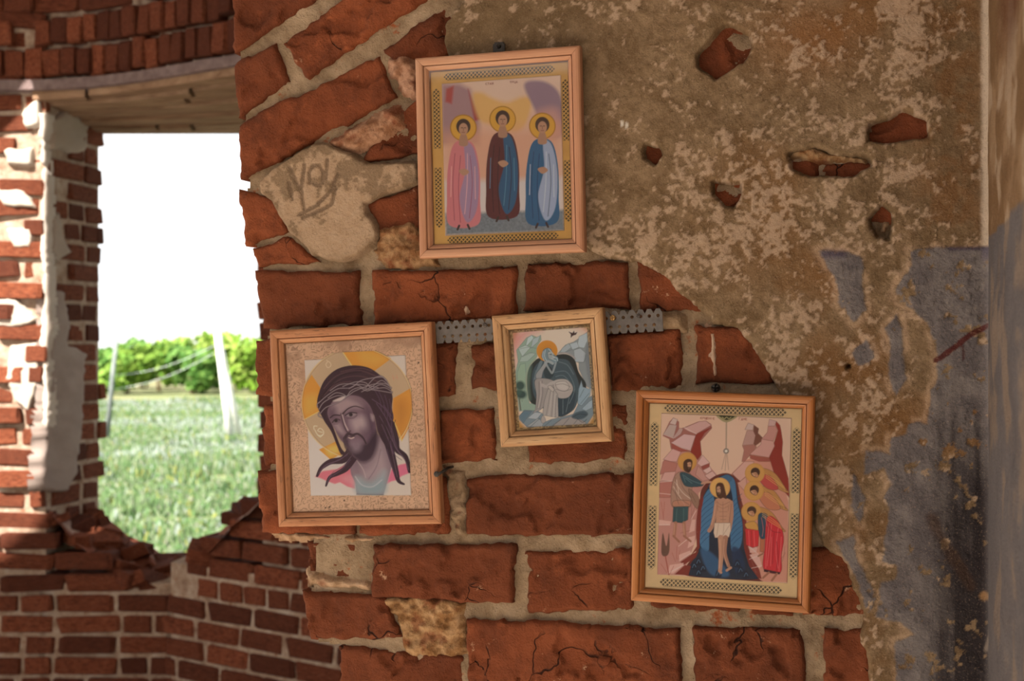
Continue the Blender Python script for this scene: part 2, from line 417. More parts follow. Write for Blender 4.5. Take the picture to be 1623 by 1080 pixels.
def plaster_sd(X, Y):
    j = 9 * (fbm(X, Y, 22, 3, 31) - .5) + 4 * (fbm(X, Y, 7, 2, 32) - .5)
    d = sdf(PL, X, Y) + j
    for h in HOLES: d = np.maximum(d, -(sdf(h, X, Y) + j * .7))
    return d
def white_mask(X, Y):
    t = .36 * fbm(X, Y, 44, 5, 41, .6) + .34 * fbm(X, Y, 15, 4, 42, .65) + .30 * fbm(X, Y, 6, 3, 43)
    b = np.zeros(X.shape)
    for cx, cy, rx, ry, a in WHITE: b = b + a * np.exp(-((X - cx) / rx) ** 2 - ((Y - cy) / ry) ** 2)
    return sstep(0.555, 0.62, t + .8 * b)
def blue_mask(X, Y):
    j = 10 * (fbm(X, Y, 26, 4, 51, .6) - .5) + 4 * (fbm(X, Y, 6, 2, 52) - .5)
    d = np.full(X.shape, 1e9)
    for p in BLUE: d = np.minimum(d, sdf(p, X, Y))
    d = d + j
    chips = fbm(X, Y, 20, 4, 55, .6) + .08 * np.exp(-((X - 1490) / 60) ** 2 - ((Y - 760) / 120) ** 2)
    m = sstep(2.0, -2.0, d) * (1 - sstep(0.70, 0.73, chips))
    return m, d
def plaster_h(X, Y):
    d = plaster_sd(X, Y)
    h = 0.004 * (fbm(X, Y, 120, 4, 61) - .5) + 0.0022 * (fbm(X, Y, 18, 4, 62) - .5)
    h += 0.0009 * white_mask(X, Y) + 0.0007 * blue_mask(X, Y)[0]
    h -= 0.022 * sstep(-5, 5, d)
    c = np.clip((X - 1553) / 19.0, 0, 1)                # the plaster is run round into the corner
    h += 0.016 * (1 - np.sqrt(np.clip(1 - c * c, 0, 1)))
    return h
def lerp(a, b, t): return a + (b - a) * t[..., None]
def plaster_col(X, Y):
    n1 = fbm(X, Y, 170, 5, 71, .55); n2 = fbm(X, Y, 34, 5, 72, .62); n3 = fbm(X, Y, 8, 3, 73)
    c = lerp(lin((120, 96, 70)) * np.ones(X.shape + (3,)), lin((154, 128, 100)), sstep(.3, .7, n2 * .6 + n3 * .4))
    c = lerp(c, lin((132, 92, 54)), .75 * sstep(.45, .7, n1) * sstep(1000, 1350, X))
    c = lerp(c, lin((122, 82, 46)), .7 * np.exp(-((X - 1510) / 70) ** 2) * sstep(420, 340, Y) * sstep(.35, .6, n2))
    c = lerp(c, lin((150, 100, 60)), .6 * np.exp(-((X - 1285) / 90) ** 2 - ((Y - 60) / 60) ** 2))
    c = lerp(c, lin((118, 96, 70)), .5 * sstep(1000, 800, X))
    wm = white_mask(X, Y)
    c = lerp(c, lerp(lin((194, 162, 136)) * np.ones(X.shape + (3,)), lin((210, 182, 158)), n3), .70 * wm)
    bm, bd = blue_mask(X, Y)
    bl = lerp(lin((110, 102, 104)) * np.ones(X.shape + (3,)), lin((136, 127, 126)), sstep(.3, .7, n2))
    streak = fbm(X * 6, Y * .35, 60, 4, 75)
    bl = lerp(bl, lin((104, 96, 98)), .35 * sstep(.5, .8, streak))
    soot = np.exp(-((X - (1540 - .03 * (Y - 900))) / 52) ** 2) * sstep(640, 840, Y) * (.8 + .9 * (streak - .5))
    soot = np.clip(soot + .5 * np.exp(-((X - 1510) / 40) ** 2 - ((Y - 690) / 60) ** 2) * streak, 0, 1)
    bl = lerp(bl, lin((44, 37, 40)), np.clip(soot * 1.5, 0, .92))
    rim = np.exp(-((bd - 5) / 5.0) ** 2)
    c = lerp(c, lin((204, 170, 142)), .55 * rim * sstep(.35, .6, n2))
    c = lerp(c, bl, bm)
    # purple ruling line at the head of the paint
    ln = np.exp(-((Y - 396 + .02 * (X - 1440)) / 3.2) ** 2) * sstep(1438, 1450, X) * sstep(.35, .6, fbm(X, Y * 3, 40, 3, 77))
    ln = np.maximum(ln, sstep(1310, 1300, np.abs(X - 1322) * 1.0 + 1285) * np.exp(-((Y - 403) / 7.0) ** 2) * sstep(.4, .55, n2))
    c = lerp(c, lin((78, 66, 88)), .8 * ln)
    # brown brush stroke with a run
    st = ldist([(1483, 572), (1520, 546), (1536, 532), (1570, 514)], X, Y)
    c = lerp(c, lin((92, 38, 34)), .9 * sstep(5.5, 3.5, st + 3 * (n3 - .5)) * sstep(.3, .45, fbm(X, Y, 7, 2, 78) + .25))
    c = lerp(c, lin((80, 40, 38)), .8 * sstep(2.4, 1.2, ldist([(1524, 546), (1527, 556), (1527, 570)], X, Y)))
    # dark diagonal rub and yellow daub low on the paint
    rb = ldist([(1478, 822), (1490, 850), (1515, 890), (1540, 930)], X, Y)
    c = lerp(c, lin((76, 56, 46)), .7 * sstep(13, 3, rb + 10 * (n2 - .5)))
    c = lerp(c, lin((168, 128, 88)), .8 * sstep(10, 4, np.hypot((X - 1562) / 1.3, Y - 944) + 8 * (n3 - .5)))
    c = lerp(c, lin((160, 142, 128)), .6 * sstep(5, 1, ldist([(1573, 985), (1568, 1010), (1562, 1030)], X, Y)))
    # pale bead at the corner
    bead = sstep(1551, 1560, X + 4 * (n2 - .5))
    c = lerp(c, lin((206, 186, 168)), .85 * bead * sstep(394, 388, Y))
    c = lerp(c, lin((104, 96, 112)), .8 * bead * sstep(388, 394, Y) * sstep(425, 400, Y))
    c = lerp(c, lin((160, 154, 158)), .45 * np.exp(-((X - 1572) / 7) ** 2) * sstep(400, 430, Y))
    # little white drips
    for x, y in [(986, 196), (993, 199)]:
        c = lerp(c, lin((232, 222, 210)), sstep(3.2, 1.6, np.hypot(X - x, (Y - y) * .45)))
    return c
heightfield('plaster', 694, 1572, -200, 1290, 2.4, -0.008, plaster_h, lambda X, Y: plaster_sd(X, Y) < 7, M['plaster'], wall, plaster_col)

PT = [(400 + x / 5.4, 220 + y / 5.4) for x, y in [(500, 40), (640, 30), (760, 100), (850, 130), (970, 205), (1100, 200), (1420, 190), (1420, 370), (1296, 410), (1150, 470), (960, 555),
      (970, 640), (1040, 720), (1070, 800), (1060, 880), (900, 990), (750, 1045), (620, 1030), (480, 985), (400, 880), (290, 790), (210, 650), (150, 540), (50, 460), (40, 360), (150, 260), (350, 130)]]
SCR = [[(320, 250), (400, 430)], [(445, 220), (415, 440), (440, 600)], [(490, 380), (485, 290), (520, 230), (575, 225), (610, 290), (600, 380)], [(520, 380), (570, 400), (600, 370)],
       [(640, 180), (630, 330)], [(400, 650), (540, 575), (640, 480), (705, 405)], [(430, 675), (560, 620), (680, 555), (712, 430)], [(310, 380), (340, 520)], [(730, 300), (690, 400)]]
SCR = [[(400 + x / 5.4, 220 + y / 5.4) for x, y in s] for s in SCR]
def scr(X, Y):
    d = np.full(X.shape, 1e9)
    for s in SCR: d = np.minimum(d, ldist(s, X, Y))
    return sstep(4.2, 2.0, d + 2 * (fbm(X, Y, 8, 2, 83) - .5))
def pt_sd(X, Y): return sdf(PT, X, Y) + 5 * (fbm(X, Y, 14, 3, 81) - .5)
def pt_h(X, Y): return .003 * (fbm(X, Y, 50, 4, 82) - .5) + .001 * (fbm(X, Y, 10, 3, 84) - .5) - .0012 * scr(X, Y) - .016 * sstep(-4, 4, pt_sd(X, Y))
def pt_col(X, Y):
    n2 = fbm(X, Y, 30, 5, 85, .6); n3 = fbm(X, Y, 7, 3, 86)
    c = lerp(lin((178, 146, 118)) * np.ones(X.shape + (3,)), lin((196, 168, 142)), n3)
    g = sstep(.5, .56, n2 + .12 * np.exp(-((X - 545) / 26) ** 2 - ((Y - 262) / 30) ** 2) - .12 * sstep(320, 380, Y))
    c = lerp(c, lin((138, 114, 90)), .8 * g)
    c = lerp(c, lin((130, 106, 84)), .5 * sstep(-16, -3, pt_sd(X, Y)) * sstep(.3, .6, n2))
    return lerp(c, lin((116, 94, 76)), .75 * scr(X, Y))
heightfield('plaster', 396, 672, 216, 424, 2.0, -0.006, pt_h, lambda X, Y: pt_sd(X, Y) < 6, M['plaster'], wall, pt_col)

def smear(poly, plane, a, b, seed, rough=1.0, step=2.4):
    """a lump of mortar or a crumbled bit left on the bricks"""
    xs = [p[0] for p in poly]; ys = [p[1] for p in poly]
    sd = lambda X, Y: sdf(poly, X, Y) + 12 * (fbm(X, Y, 16, 3, seed) - .5)
    hf = lambda X, Y: rough * (.010 * (fbm(X, Y, 26, 4, seed + 1, .6) - .5) + .004 * (fbm(X, Y, 7, 2, seed + 2) - .5)) - .012 * sstep(-9, 5, sd(X, Y))
    def cf(X, Y):
        n = fbm(X, Y, 14, 4, seed + 3, .65); c = lerp(lin(a) * np.ones(X.shape + (3,)), lin(b), sstep(.3, .7, n))
        return lerp(c, lin((128, 66, 42)), .6 * sstep(.58, .68, fbm(X, Y, 22, 4, seed + 4)))
    heightfield('mortar_lump', min(xs) - 8, max(xs) + 8, min(ys) - 8, max(ys) + 8, step, plane, hf, lambda X, Y: sd(X, Y) < 6, M['plaster'], wall, cf)
smear([(608, 90), (640, 85), (668, 110), (668, 160), (640, 150), (618, 120)], -.001, (150, 104, 78), (196, 150, 124), 301)
smear([(520, 226), (570, 195), (625, 165), (640, 190), (600, 228), (560, 240)], -.003, (150, 104, 76), (188, 142, 114), 311)
smear([(600, 362), (650, 352), (690, 380), (690, 420), (610, 422), (590, 400)], -.003, (140, 96, 62), (182, 142, 104), 321, 1.5)
smear([(598, 950), (660, 944), (735, 955), (738, 1040), (700, 1048), (640, 1035), (622, 985)], .001, (146, 104, 66), (190, 150, 110), 331, 1.6)
smear([(484, 908), (588, 920), (590, 938), (486, 932)], .002, (168, 134, 104), (200, 166, 136), 341)
smear([(415, 838), (600, 852), (585, 862), (440, 856)], .004, (160, 124, 94), (196, 160, 130), 351)
smear([(700, 740), (738, 745), (738, 850), (716, 850)], .000, (150, 124, 98), (178, 150, 124), 361)
smear([(1118, 520), (1136, 525), (1142, 600), (1126, 604)], -.0035, (190, 150, 124), (214, 184, 160), 371, .4, 1.8)
smear([(692, 514), (870, 502), (1055, 494), (1082, 500), (1082, 522), (1050, 520), (870, 530), (692, 540)], -.0035, (150, 122, 94), (180, 150, 120), 401, .35)
smear([(731, 455), (738, 458), (737, 480), (742, 505), (732, 503), (733, 478)], -.0035, (206, 170, 140), (224, 196, 172), 411, .3, 1.6)
smear([(1250, 236), (1292, 232), (1370, 248), (1370, 258), (1290, 254), (1252, 250)], -.002, (150, 100, 60), (176, 140, 104), 381, 1.0)
smear([(1395, 345), (1410, 352), (1404, 374), (1394, 370)], .004, (150, 118, 90), (180, 146, 116), 391, .8)

def attr_free_plaster():
    m = NB('stained_limewash', .95, .1); v = m.obj(scale=(1.7, .47, 3.4))
    c = m.ramp(m.noise(v, 4, 7, .65), [(.3, L4(96, 74, 52)), (.5, L4(120, 96, 72)), (.62, L4(146, 122, 100))])
    c = m.mix(m.mask(m.noise(v, 9, 6, .7), .56, .62), c, L4(160, 138, 116))
    return m.done(c, m.bump(m.noise(v, 40, 5, .7), .8, .004))
# ---- side wall that comes forward from the corner
def side_wall():
    ny, nz = 150, 420
    yy = -np.linspace(0, 1, ny) ** 1.3 * 0.47; zz = np.concatenate([np.linspace(0.0, ZC - .75, 40)[:-1], np.linspace(ZC - .75, ZC + .75, nz), np.linspace(ZC + .75, CEIL, 30)[1:]])
    Y, Z = np.meshgrid(yy, zz)
    PX = (Y * 1400); PZ = (ZC - Z) * 1400 + 540
    n1 = fbm(PX, PZ, 130, 5, 91, .55); n2 = fbm(PX * .35, PZ * .6, 40, 5, 92, .62); n3 = fbm(PX, PZ, 9, 3, 93)
    streak = fbm(PX * .4, PZ * .2, 30, 4, 94)
    c = lerp(lin((124, 94, 66)) * np.ones(Y.shape + (3,)), lin((156, 126, 98)), sstep(.35, .65, n2))
    c = lerp(c, lin((184, 160, 138)), .7 * sstep(.52, .6, .5 * streak + .5 * n2))
    top = 392 + 12 * (n2 - .5)
    bl = lerp(lin((98, 92, 96)) * np.ones(Y.shape + (3,)), lin((120, 113, 114)), n2)
    bl = lerp(bl, lin((98, 90, 90)), .6 * sstep(.5, .7, streak))
    bl = lerp(bl, lin((152, 130, 114)), .6 * sstep(.56, .66, .55 * streak + .45 * n2 + .06 * sstep(0, 300, -PX)))
    c = lerp(c, bl, sstep(top - 2, top + 2, PZ))
    c = lerp(c, lin((96, 56, 36)), .8 * sstep(.5, .62, n1 + .5 * np.exp(-((PX + 380) / 150) ** 2 - ((PZ - 130) / 70) ** 2)) * np.exp(-((PX + 380) / 150) ** 2 - ((PZ - 130) / 70) ** 2))
    X = XC - .004 + (.012 * (n1 - .5) + .004 * (n2 - .5)) * sstep(.01, .12, -Y) * sstep(.47, .40, -Y)
    cc = np.clip(1 + Y / .016, 0, 1); X = X - .012 * (1 - np.sqrt(np.clip(1 - cc * cc, 0, 1)))
    V = np.stack([X, Y, Z], -1).reshape(-1, 3)
    n0 = len(V)
    Fc = grid_faces(ny, len(zz), flip=True)
    o = link('wall_right', make_mesh('wall_right', V, Fc, M['plaster'], c.reshape(-1, 3)))
    return tag(o, 'side wall with grey-blue painted dado at the plastered corner', 'wall', kind='structure')
wall_r = side_wall()
bm_ = bmesh.new(); bmesh.ops.create_cube(bm_, size=1)
me = bpy.data.meshes.new('masonry_body'); bm_.to_mesh(me); bm_.free(); me.materials.append(M['mortar'])
me.materials.clear(); me.materials.append(attr_free_plaster())
link('masonry_body', me, wall_r, (XC + .006 + .85, -.235, CEIL / 2), None, (1.7, .47, CEIL))
# ------------------------------------------------------------------ floor, plus an added roof and walls that shape the light
def ground_material(name, a, b, c_, sc=3.0):
    m = NB(name, 0.95, 0.1); v = m.obj()
    c = m.ramp(m.noise(v, sc, 8, 0.65), [(0.3, a), (0.5, b), (0.7, c_)])
    return m.done(c, m.bump(m.noise(v, sc * 12, 6, 0.7), 0.7, 0.02))
M['floor'] = ground_material('dusty_floor', L4(190, 178, 162), L4(212, 202, 188), L4(226, 218, 206))
M['roof_slab'] = ground_material('pale_roof_slab', L4(200, 190, 178), L4(222, 214, 204), L4(232, 226, 218))  # pale finish of the added roof slab, keeps bounced light neutral
D1, D2 = 5.52, 5.95                                  # depth of the far wall's inner and outer face
ZB = 335 / FPX * D2                                  # outer edge of the window head, a little lower
ZS = 395 / FPX * D1                                  # window head above eye level

def slab(name, outer, holes, z0, z1, mat):
    loops = [[Vector((x, y, 0)) for x, y in l] for l in [outer] + holes]
    tris = tessellate_polygon(loops); pts = [p for l in loops for p in l]; n = len(pts)
    V = [(p.x, p.y, z0) for p in pts] + [(p.x, p.y, z1) for p in pts]
    Fc = [tuple(t) for t in tris] + [tuple(i + n for i in t[::-1]) for t in tris]
    k = 0
    for l in loops:
        for i in range(len(l)):
            j = (i + 1) % len(l); Fc.append((k + i, k + j, n + k + j, n + k + i))
        k += len(l)
    me = bpy.data.meshes.new(name); me.from_pydata(V, [], Fc); me.update(); me.materials.append(mat)
    b = bmesh.new(); b.from_mesh(me); bmesh.ops.recalc_face_normals(b, faces=b.faces); b.to_mesh(me); b.free()
    return link(name, me)

fl = slab('floor', [(-9, -14), (6, -14), (6, 5.2), (-9, 3.0)], [], -0.3, 0.0, M['floor'])
tag(fl, 'dusty floor of the ruin', 'floor', kind='structure')
# sunlit patch on the far wall, carried back along the sun to shape the hole in the added roof slab
PATCH = [(-420, 1010), (10, 1012), (40, 985), (80, 925), (96, 900), (92, 790), (84, 500), (80, 200), (64, 146), (50, 160), (28, 196), (-60, 300), (-420, 330)]
hole = []
for x, y in PATCH:
    p = camp(x, y, D1); t = (CEIL - p[2]) / SUN[2]
    q = p + SUN * t; hole.append((float(q[0]), float(q[1])))
cl = slab('shade_roof', [(-9, -3.2), (2.6, -3.2), (2.6, .55), (3.0, 1.2), (3.0, 7.0), (-9, 4.6)], [hole], CEIL, CEIL + .3, M['roof_slab'])  # added slab, sized to keep the sun off the picture wall
tag(cl, 'unseen roof slab added to shade the room, hole cut for the sun patch', 'shade_roof', kind='structure')

rw = slab('added_wall_rear', [(-5.0, -6.6), (2.6, -6.6), (2.6, -6.2), (-5.0, -6.2)], [], 0.0, 3.0, M['mortar'])  # added out of view: gives the picture glass something dark to reflect
tag(rw, 'unseen wall added behind the viewer to cut glare on the glass', 'wall', kind='structure')
we = slab('added_wall_east', [(2.2, -6.2), (2.6, -6.2), (2.6, -.3), (2.2, -.3)], [], 0.0, CEIL, M['mortar'])  # added out of view to hold back light from the right
tag(we, 'unseen wall added on the right of the viewer to block light', 'wall', kind='structure')
# ------------------------------------------------------------------ the far wall with the window opening
FR = YAW
XR0 = (75 - W / 2) / FPX * D1                        # left jamb of the window
XO = (165 - W / 2) / FPX * D2
def xjamb(d): return XR0 + (XO - XR0) * (d - D1) / (D2 - D1)
JYAW = math.atan2(D2 - D1, XO - XR0)
def xat(px, d): return (px - W / 2) / FPX * d
def zat(py, d): return (H / 2 - py) / FPX * d
def dfront(X):                                       # inner face of the wall over the window bends towards the viewer
    t = (X + 1.62) / .12
    return D1 - .767 * .12 * np.log1p(np.exp(np.clip(t, -40, 40)))

bvar = []
def soft_box(seed, n=(9, 4, 4), jit=.035):
    """one irregular worn brick, unit size"""
    r = np.random.RandomState(seed); b = bmesh.new(); bmesh.ops.create_cube(b, size=1)
    bmesh.ops.bevel(b, geom=list(b.edges), offset=.07, segments=1, affect='EDGES')
    for v in b.verts:
        v.co += Vector(r.uniform(-jit, jit, 3)); 
    bmesh.ops.triangulate(b, faces=list(b.faces))
    me = bpy.data.meshes.new('brick'); b.to_mesh(me); b.free(); me.materials.append(M['brick_far'])
    return me
bvar = [soft_box(100 + i) for i in range(8)]

def block(name, pts_xd, z0, z1, mat, parent=None, kind=None):
    """upright block on a plan polygon given in far-wall axes"""
    P = [loc3(x, d, 0) for x, d in pts_xd]; n = len(P)
    V = [(p[0], p[1], ZC + z0) for p in P] + [(p[0], p[1], ZC + z1) for p in P]
    b = bmesh.new(); vv = [b.verts.new(v) for v in V]
    b.faces.new(vv[:n][::-1]); b.faces.new(vv[n:])
    for i in range(n):
        j = (i + 1) % n; b.faces.new((vv[i], vv[j], vv[n + j], vv[n + i]))
    bmesh.ops.recalc_face_normals(b, faces=b.faces); bmesh.ops.triangulate(b, faces=[f for f in b.faces if len(f.verts) > 4])
    me = bpy.data.meshes.new(name); b.to_mesh(me); b.free(); me.materials.append(mat)
    return link(name, me, parent)

far = block('wall_back', [(-4.6, D1 - .003), (XR0 - .006, D1 - .003), (XO - .012, D2 - .04), (-4.6, D2 - .04)], -ZC, CEIL - ZC, M['mortar_far'])
tag(far, 'far brick wall of the ruin with a broken window opening', 'wall', kind='structure')
FX0, FD0 = xat(265, 5.50), 5.50                      # where the lower wall bends
def facet(s): return FX0 + s * math.cos(math.radians(36.7)), FD0 - s * math.sin(math.radians(36.7))
e1 = facet(2.6); e0 = facet(.02)
block('masonry_body', [(XR0 - .03, D1 - .003), (e0[0], D1 - .003), (e0[0] + .05, D2 - .03), (XR0 - .03, D2 - .03)], -ZC, zat(925, D1), M['mortar_far'], far)
block('masonry_body', [(e0[0], e0[1] + .008), (e1[0], e1[1] + .008), (e1[0] + .6, e1[1] + .9), (e0[0] + .05, D2 - .03)], -ZC, zat(905, 5.3), M['mortar_far'], far)
jx, jd = facet(.50)
block('masonry_body', [(jx + .02, jd + .01), (e1[0], e1[1] + .008), (e1[0] + .6, e1[1] + .9), (jx + .35, D2 - .1)], -ZC, CEIL - ZC, M['mortar_far'], far)

def far_brick(x, d, z, lx, ly, lz, yaw=0.0, jit=1.0, parent=far):
    o = link('brick', bvar[rnd.randrange(8)], parent, loc3(x, d, z))
    o.rotation_euler = (rnd.gauss(0, .012 * jit), rnd.gauss(0, .012 * jit), FR + yaw + rnd.gauss(0, .02 * jit) + (math.pi if rnd.random() < .5 else 0))
    o.scale = (lx, ly, lz)
    return o
PITCH = 33 / FPX * D1
def row_z(k): return zat(808 + 33 * k, D1) - PITCH / 2
FRONT = [(60, 790), (78, 795), (120, 850), (160, 880), (200, 905), (275, 930)]
for k in range(-26, 10):
    z = row_z(k); yc = 808 + 33 * k + 16
    x = xat(-150 - (k % 2) * 48 - rnd.random() * 20, D1)
    while True:
        L = rnd.choice([.245, .245, .125]) * rnd.uniform(.92, 1.05); a, b = x, x + L
        lim = 78 + rnd.uniform(-7, 5) if yc < 800 else 272
        lim = xat(lim, D1)
        if a > lim - .05: break
        b2 = min(b, lim); cpx = (a + b2) / 2 / D1 * FPX + W / 2
        okz = yc < 800 and True
        if yc >= 800 and cpx > 70: okz = yc - 14 > np.interp(cpx, [p[0] for p in FRONT], [p[1] for p in FRONT])
        elif yc >= 800: okz = True
        if okz and not (yc < 800 and rnd.random() < .07):
            loose = yc < 960 and cpx < 110
            far_brick((a + b2) / 2, D1 + .05 - (rnd.uniform(-.012, .022) if loose else rnd.uniform(-.004, .006)), z, b2 - a - .014, .125, PITCH - (.014 if not loose else .018), jit=2.2 if loose else .7)
        x = b
# left jamb: bricks seen on their inner side
for k in range(-19, 1):
    z = row_z(k); d = D1 + .03 + rnd.uniform(0, .03) + (.0 if k % 2 else .10)
    end = D2 + rnd.uniform(-.06, .03)
    while d < end - .05:
        L = rnd.choice([.245, .125]) * rnd.uniform(.93, 1.03); b = min(d + L, end)
        xx = float(xjamb((d + b) / 2))
        far_brick(xx - .055 + rnd.uniform(-.008, .008), (d + b) / 2, z, b - d - .012, .12, PITCH - .014, yaw=JYAW, jit=1.0)
        d = b
# lower wall beyond the bend
ang = -math.radians(36.7)
EDGE = [(255, 985), (272, 945), (300, 893), (345, 853), (380, 812), (410, 786)]
for k in range(-2, 10):
    z = row_z(k) ; s = -.02 - (k % 2) * .06
    while s < 2.3:
        L = rnd.choice([.245, .245, .125]) * rnd.uniform(.94, 1.04); x, d = facet(s + L / 2)
        px = x / d * FPX + W / 2; pyt = H / 2 - (z + PITCH / 2) / d * FPX
        if pyt > np.interp(px, [p[0] for p in EDGE], [p[1] for p in EDGE]) - 5:
            far_brick(x + .035, d + .045 - rnd.uniform(-.005, .006), z, L - .013, .12, PITCH - .013, yaw=ang, jit=.7)
        s += L
# right jamb, mostly behind the wall with the pictures
for k in range(-18, 0):
    z = row_z(k)
    for s, L in ([(.50 + .26 * q, .25) for q in range(7)] if k % 2 else [(.49, .13)] + [(.63 + .26 * q, .25) for q in range(6)]):
        x, d = facet(s + L / 2); far_brick(x + .035, d + .045, z, L - .013, .12, PITCH - .013, yaw=ang)
# courses over the window: bricks set on end, following the bend, then lying ones above
zs0 = ZS + .040
for r_ in range(2):
    X = -2.28 + r_ * .03
    while X < .42:
        wd = rnd.uniform(.066, .082); sl = math.atan2(float(dfront(X + .04) - dfront(X - .04)), .08)
        hgt = .126 if r_ == 0 else .12
        zz = zs0 + (hgt / 2 if r_ == 0 else .128 + hgt / 2)
        if rnd.random() > .04:
            far_brick(X, float(dfront(X)) + .04 + rnd.uniform(-.02, .012), zz + rnd.uniform(-.006, .006), wd - .008, .14, hgt - .008 - rnd.uniform(0, .02), yaw=sl, jit=2.0)
        X += wd * math.cos(sl)
for k in range(3):
    X = -2.4 + .1 * (k % 2)
    while X < .42:
        L = rnd.choice([.25, .125]); sl = math.atan2(float(dfront(X + .1) - dfront(X - .1)), .2)
        far_brick(X, float(dfront(X)) + .05 + rnd.uniform(-.02, .02), zs0 + .256 + PITCH * (k + .5), L - .012, .14, PITCH - .014, yaw=sl, jit=2.0)
        X += L * math.cos(sl)

# lintel: thin slab whose edge bends with the wall, boards under it
def band(name, X0, X1, da, db, z0, z1, mat, parent, n=40, noise=0.0, drop=(0, 0)):
    Xs = np.linspace(X0, X1, n); a = np.array([da(x) for x in Xs]); b = np.array([db(x) for x in Xs])
    if noise: a = a + noise * (fbm(Xs * 10, Xs * 3, 1.0, 3, 5) - .5)
    rows = [loc3(Xs, a, z0 - drop[0]), loc3(Xs, b, z0 - drop[1]), loc3(Xs, b, z1 - drop[1]), loc3(Xs, a, z1 - drop[0])]
    V = np.concatenate(rows); Fc = []
    for q in range(4):
        p = (q + 1) % 4
        for i in range(n - 1): Fc.append((q * n + i, q * n + i + 1, p * n + i + 1, p * n + i))
    Fc += [(0, n, 2 * n, 3 * n), (n - 1, 4 * n - 1, 3 * n - 1, 2 * n - 1)]
    c = V.mean(0)
    me = make_mesh(name, V - c, Fc, mat, smooth=False)
    b_ = bmesh.new(); b_.from_mesh(me); bmesh.ops.recalc_face_normals(b_, faces=b_.faces); b_.to_mesh(me); b_.free()
    return link(name, me, parent, c)
M['lintel'] = ground_material('grey_lintel_edge', L4(108, 90, 88), L4(128, 110, 108), L4(146, 128, 126), 20)
def wood_material(name, a, b, c_, axis_scale, specks=0.0, rough=0.6, spec=0.3, speck_col=L4(60, 40, 26), k=1.0):
    a, b, c_ = [tuple(x * k for x in c[:3]) + (1,) for c in (a, b, c_)]
    m = NB(name, rough, spec); v = m.obj(rand=True, scale=axis_scale)
    c = m.ramp(m.noise(v, 6.0, 6, 0.6, 0.4), [(0.28, a), (0.5, b), (0.72, c_)])
    if specks:
        s_ = m.noise(m.obj(rand=True, scale=tuple(x * .55 for x in axis_scale)), 60.0, 3, 0.6)
        c = m.mix(m.math('MULTIPLY', m.mask(s_, .60, .70), specks), c, speck_col)
    return m.done(c, m.bump(m.noise(v, 9.0, 4, 0.6), 0.25, 0.001))
M['board'] = wood_material('old_shuttering_board', L4(98, 74, 58), L4(124, 98, 78), L4(142, 116, 94), (.6, 6, 6), .3, .9, .1)
lint = band('lintel', -2.25, .4, lambda x: float(dfront(x)) - .035, lambda x: max(D2 - .02, float(dfront(x)) + .3) if x < -.4 else D2 - .02, ZS, ZS + .038, M['lintel'], far, 60, .02, (0, ZS - ZB))
band('masonry_body', -2.4, .5, lambda x: float(dfront(x)) + .02, lambda x: D2 - .02, ZS + .03, CEIL - ZC, M['mortar_far'], far, 60)
nb = 9
for j in range(nb):
    cuts = [-1.86] + sorted(rnd.uniform(-1.7, -.35) for _ in range(2)) + [-.1]
    for a, b in zip(cuts[:-1], cuts[1:]):
        if b - a < .1: continue
        f0, f1 = (j + .10) / nb, (j + .90) / nb; off = rnd.uniform(0, .02)
        band('soffit_board', a + .008, b - .008, lambda x: float(dfront(x)) - .02 + (D2 + .01 - float(dfront(x))) * f0, lambda x: float(dfront(x)) - .02 + (D2 + .01 - float(dfront(x))) * f1,
             ZS - .022 - off, ZS - .001, M['board'], far, 14, 0, ((ZS - ZB) * f0, (ZS - ZB) * f1))

# plaster left on the far wall
def far_patch(name, poly, to3, normal, a, b, seed, step=2.5, jit=8):
    xs = [p[0] for p in poly]; ys = [p[1] for p in poly]
    nu = int((max(xs) - min(xs) + 16) / step) + 2; nv = int((max(ys) - min(ys) + 16) / step) + 2
    X, Y = np.meshgrid(np.linspace(min(xs) - 8, max(xs) + 8, nu), np.linspace(min(ys) - 8, max(ys) + 8, nv))
    d = sdf(poly, X, Y) + jit * (fbm(X, Y, 14, 3, seed) - .5)
    h = .012 * (fbm(X, Y, 30, 3, seed + 1) - .5) - .05 * sstep(-4, 3.5, d)
    V = to3(X, Y) + h[..., None] * normal
    c = lerp(lin(a) * np.ones(X.shape + (3,)), lin(b), fbm(X, Y, 24, 4, seed + 2, .6))
    Fc = grid_faces(nu, nv, d < 4, flip=True)
    V, Fc, c = compact(V.reshape(-1, 3), Fc, c.reshape(-1, 3))
    link(name, make_mesh(name, V, Fc[:, ::-1], M['plaster_far'], c), far)
def on_face(X, Y): return camp(X, Y, np.full(X.shape, D1 - .028))
def on_jamb(X, Y):
    t = (X - W / 2) / FPX; d = np.full(X.shape, 6.0)
    k = (XO - XR0) / (D2 - D1); d = (XR0 + .018 - k * D1) / (t - k)
    return camp(X, Y, d)
far_patch('plaster', [(14, 548), (58, 542), (64, 600), (44, 652), (24, 642), (8, 600)], on_face, -FWD, (196, 180, 166), (226, 214, 202), 401)
far_patch('plaster', [(-30, 470), (26, 472), (62, 508), (20, 522), (-30, 520)], on_face, -FWD, (206, 190, 174), (232, 220, 208), 411)
far_patch('plaster', [(6, 362), (52, 358), (50, 396), (20, 396)], on_face, -FWD, (206, 190, 174), (232, 220, 208), 421)
far_patch('plaster', [(-20, 296), (40, 300), (58, 330), (10, 330)], on_face, -FWD, (206, 190, 174), (232, 220, 208), 431)
far_patch('plaster', [(4, 236), (50, 232), (52, 262), (10, 262)], on_face, -FWD, (206, 190, 174), (232, 220, 208), 441)
far_patch('plaster', [(30, 180), (60, 152), (66, 200), (40, 205)], on_face, -FWD, (214, 200, 186), (236, 226, 214), 451)
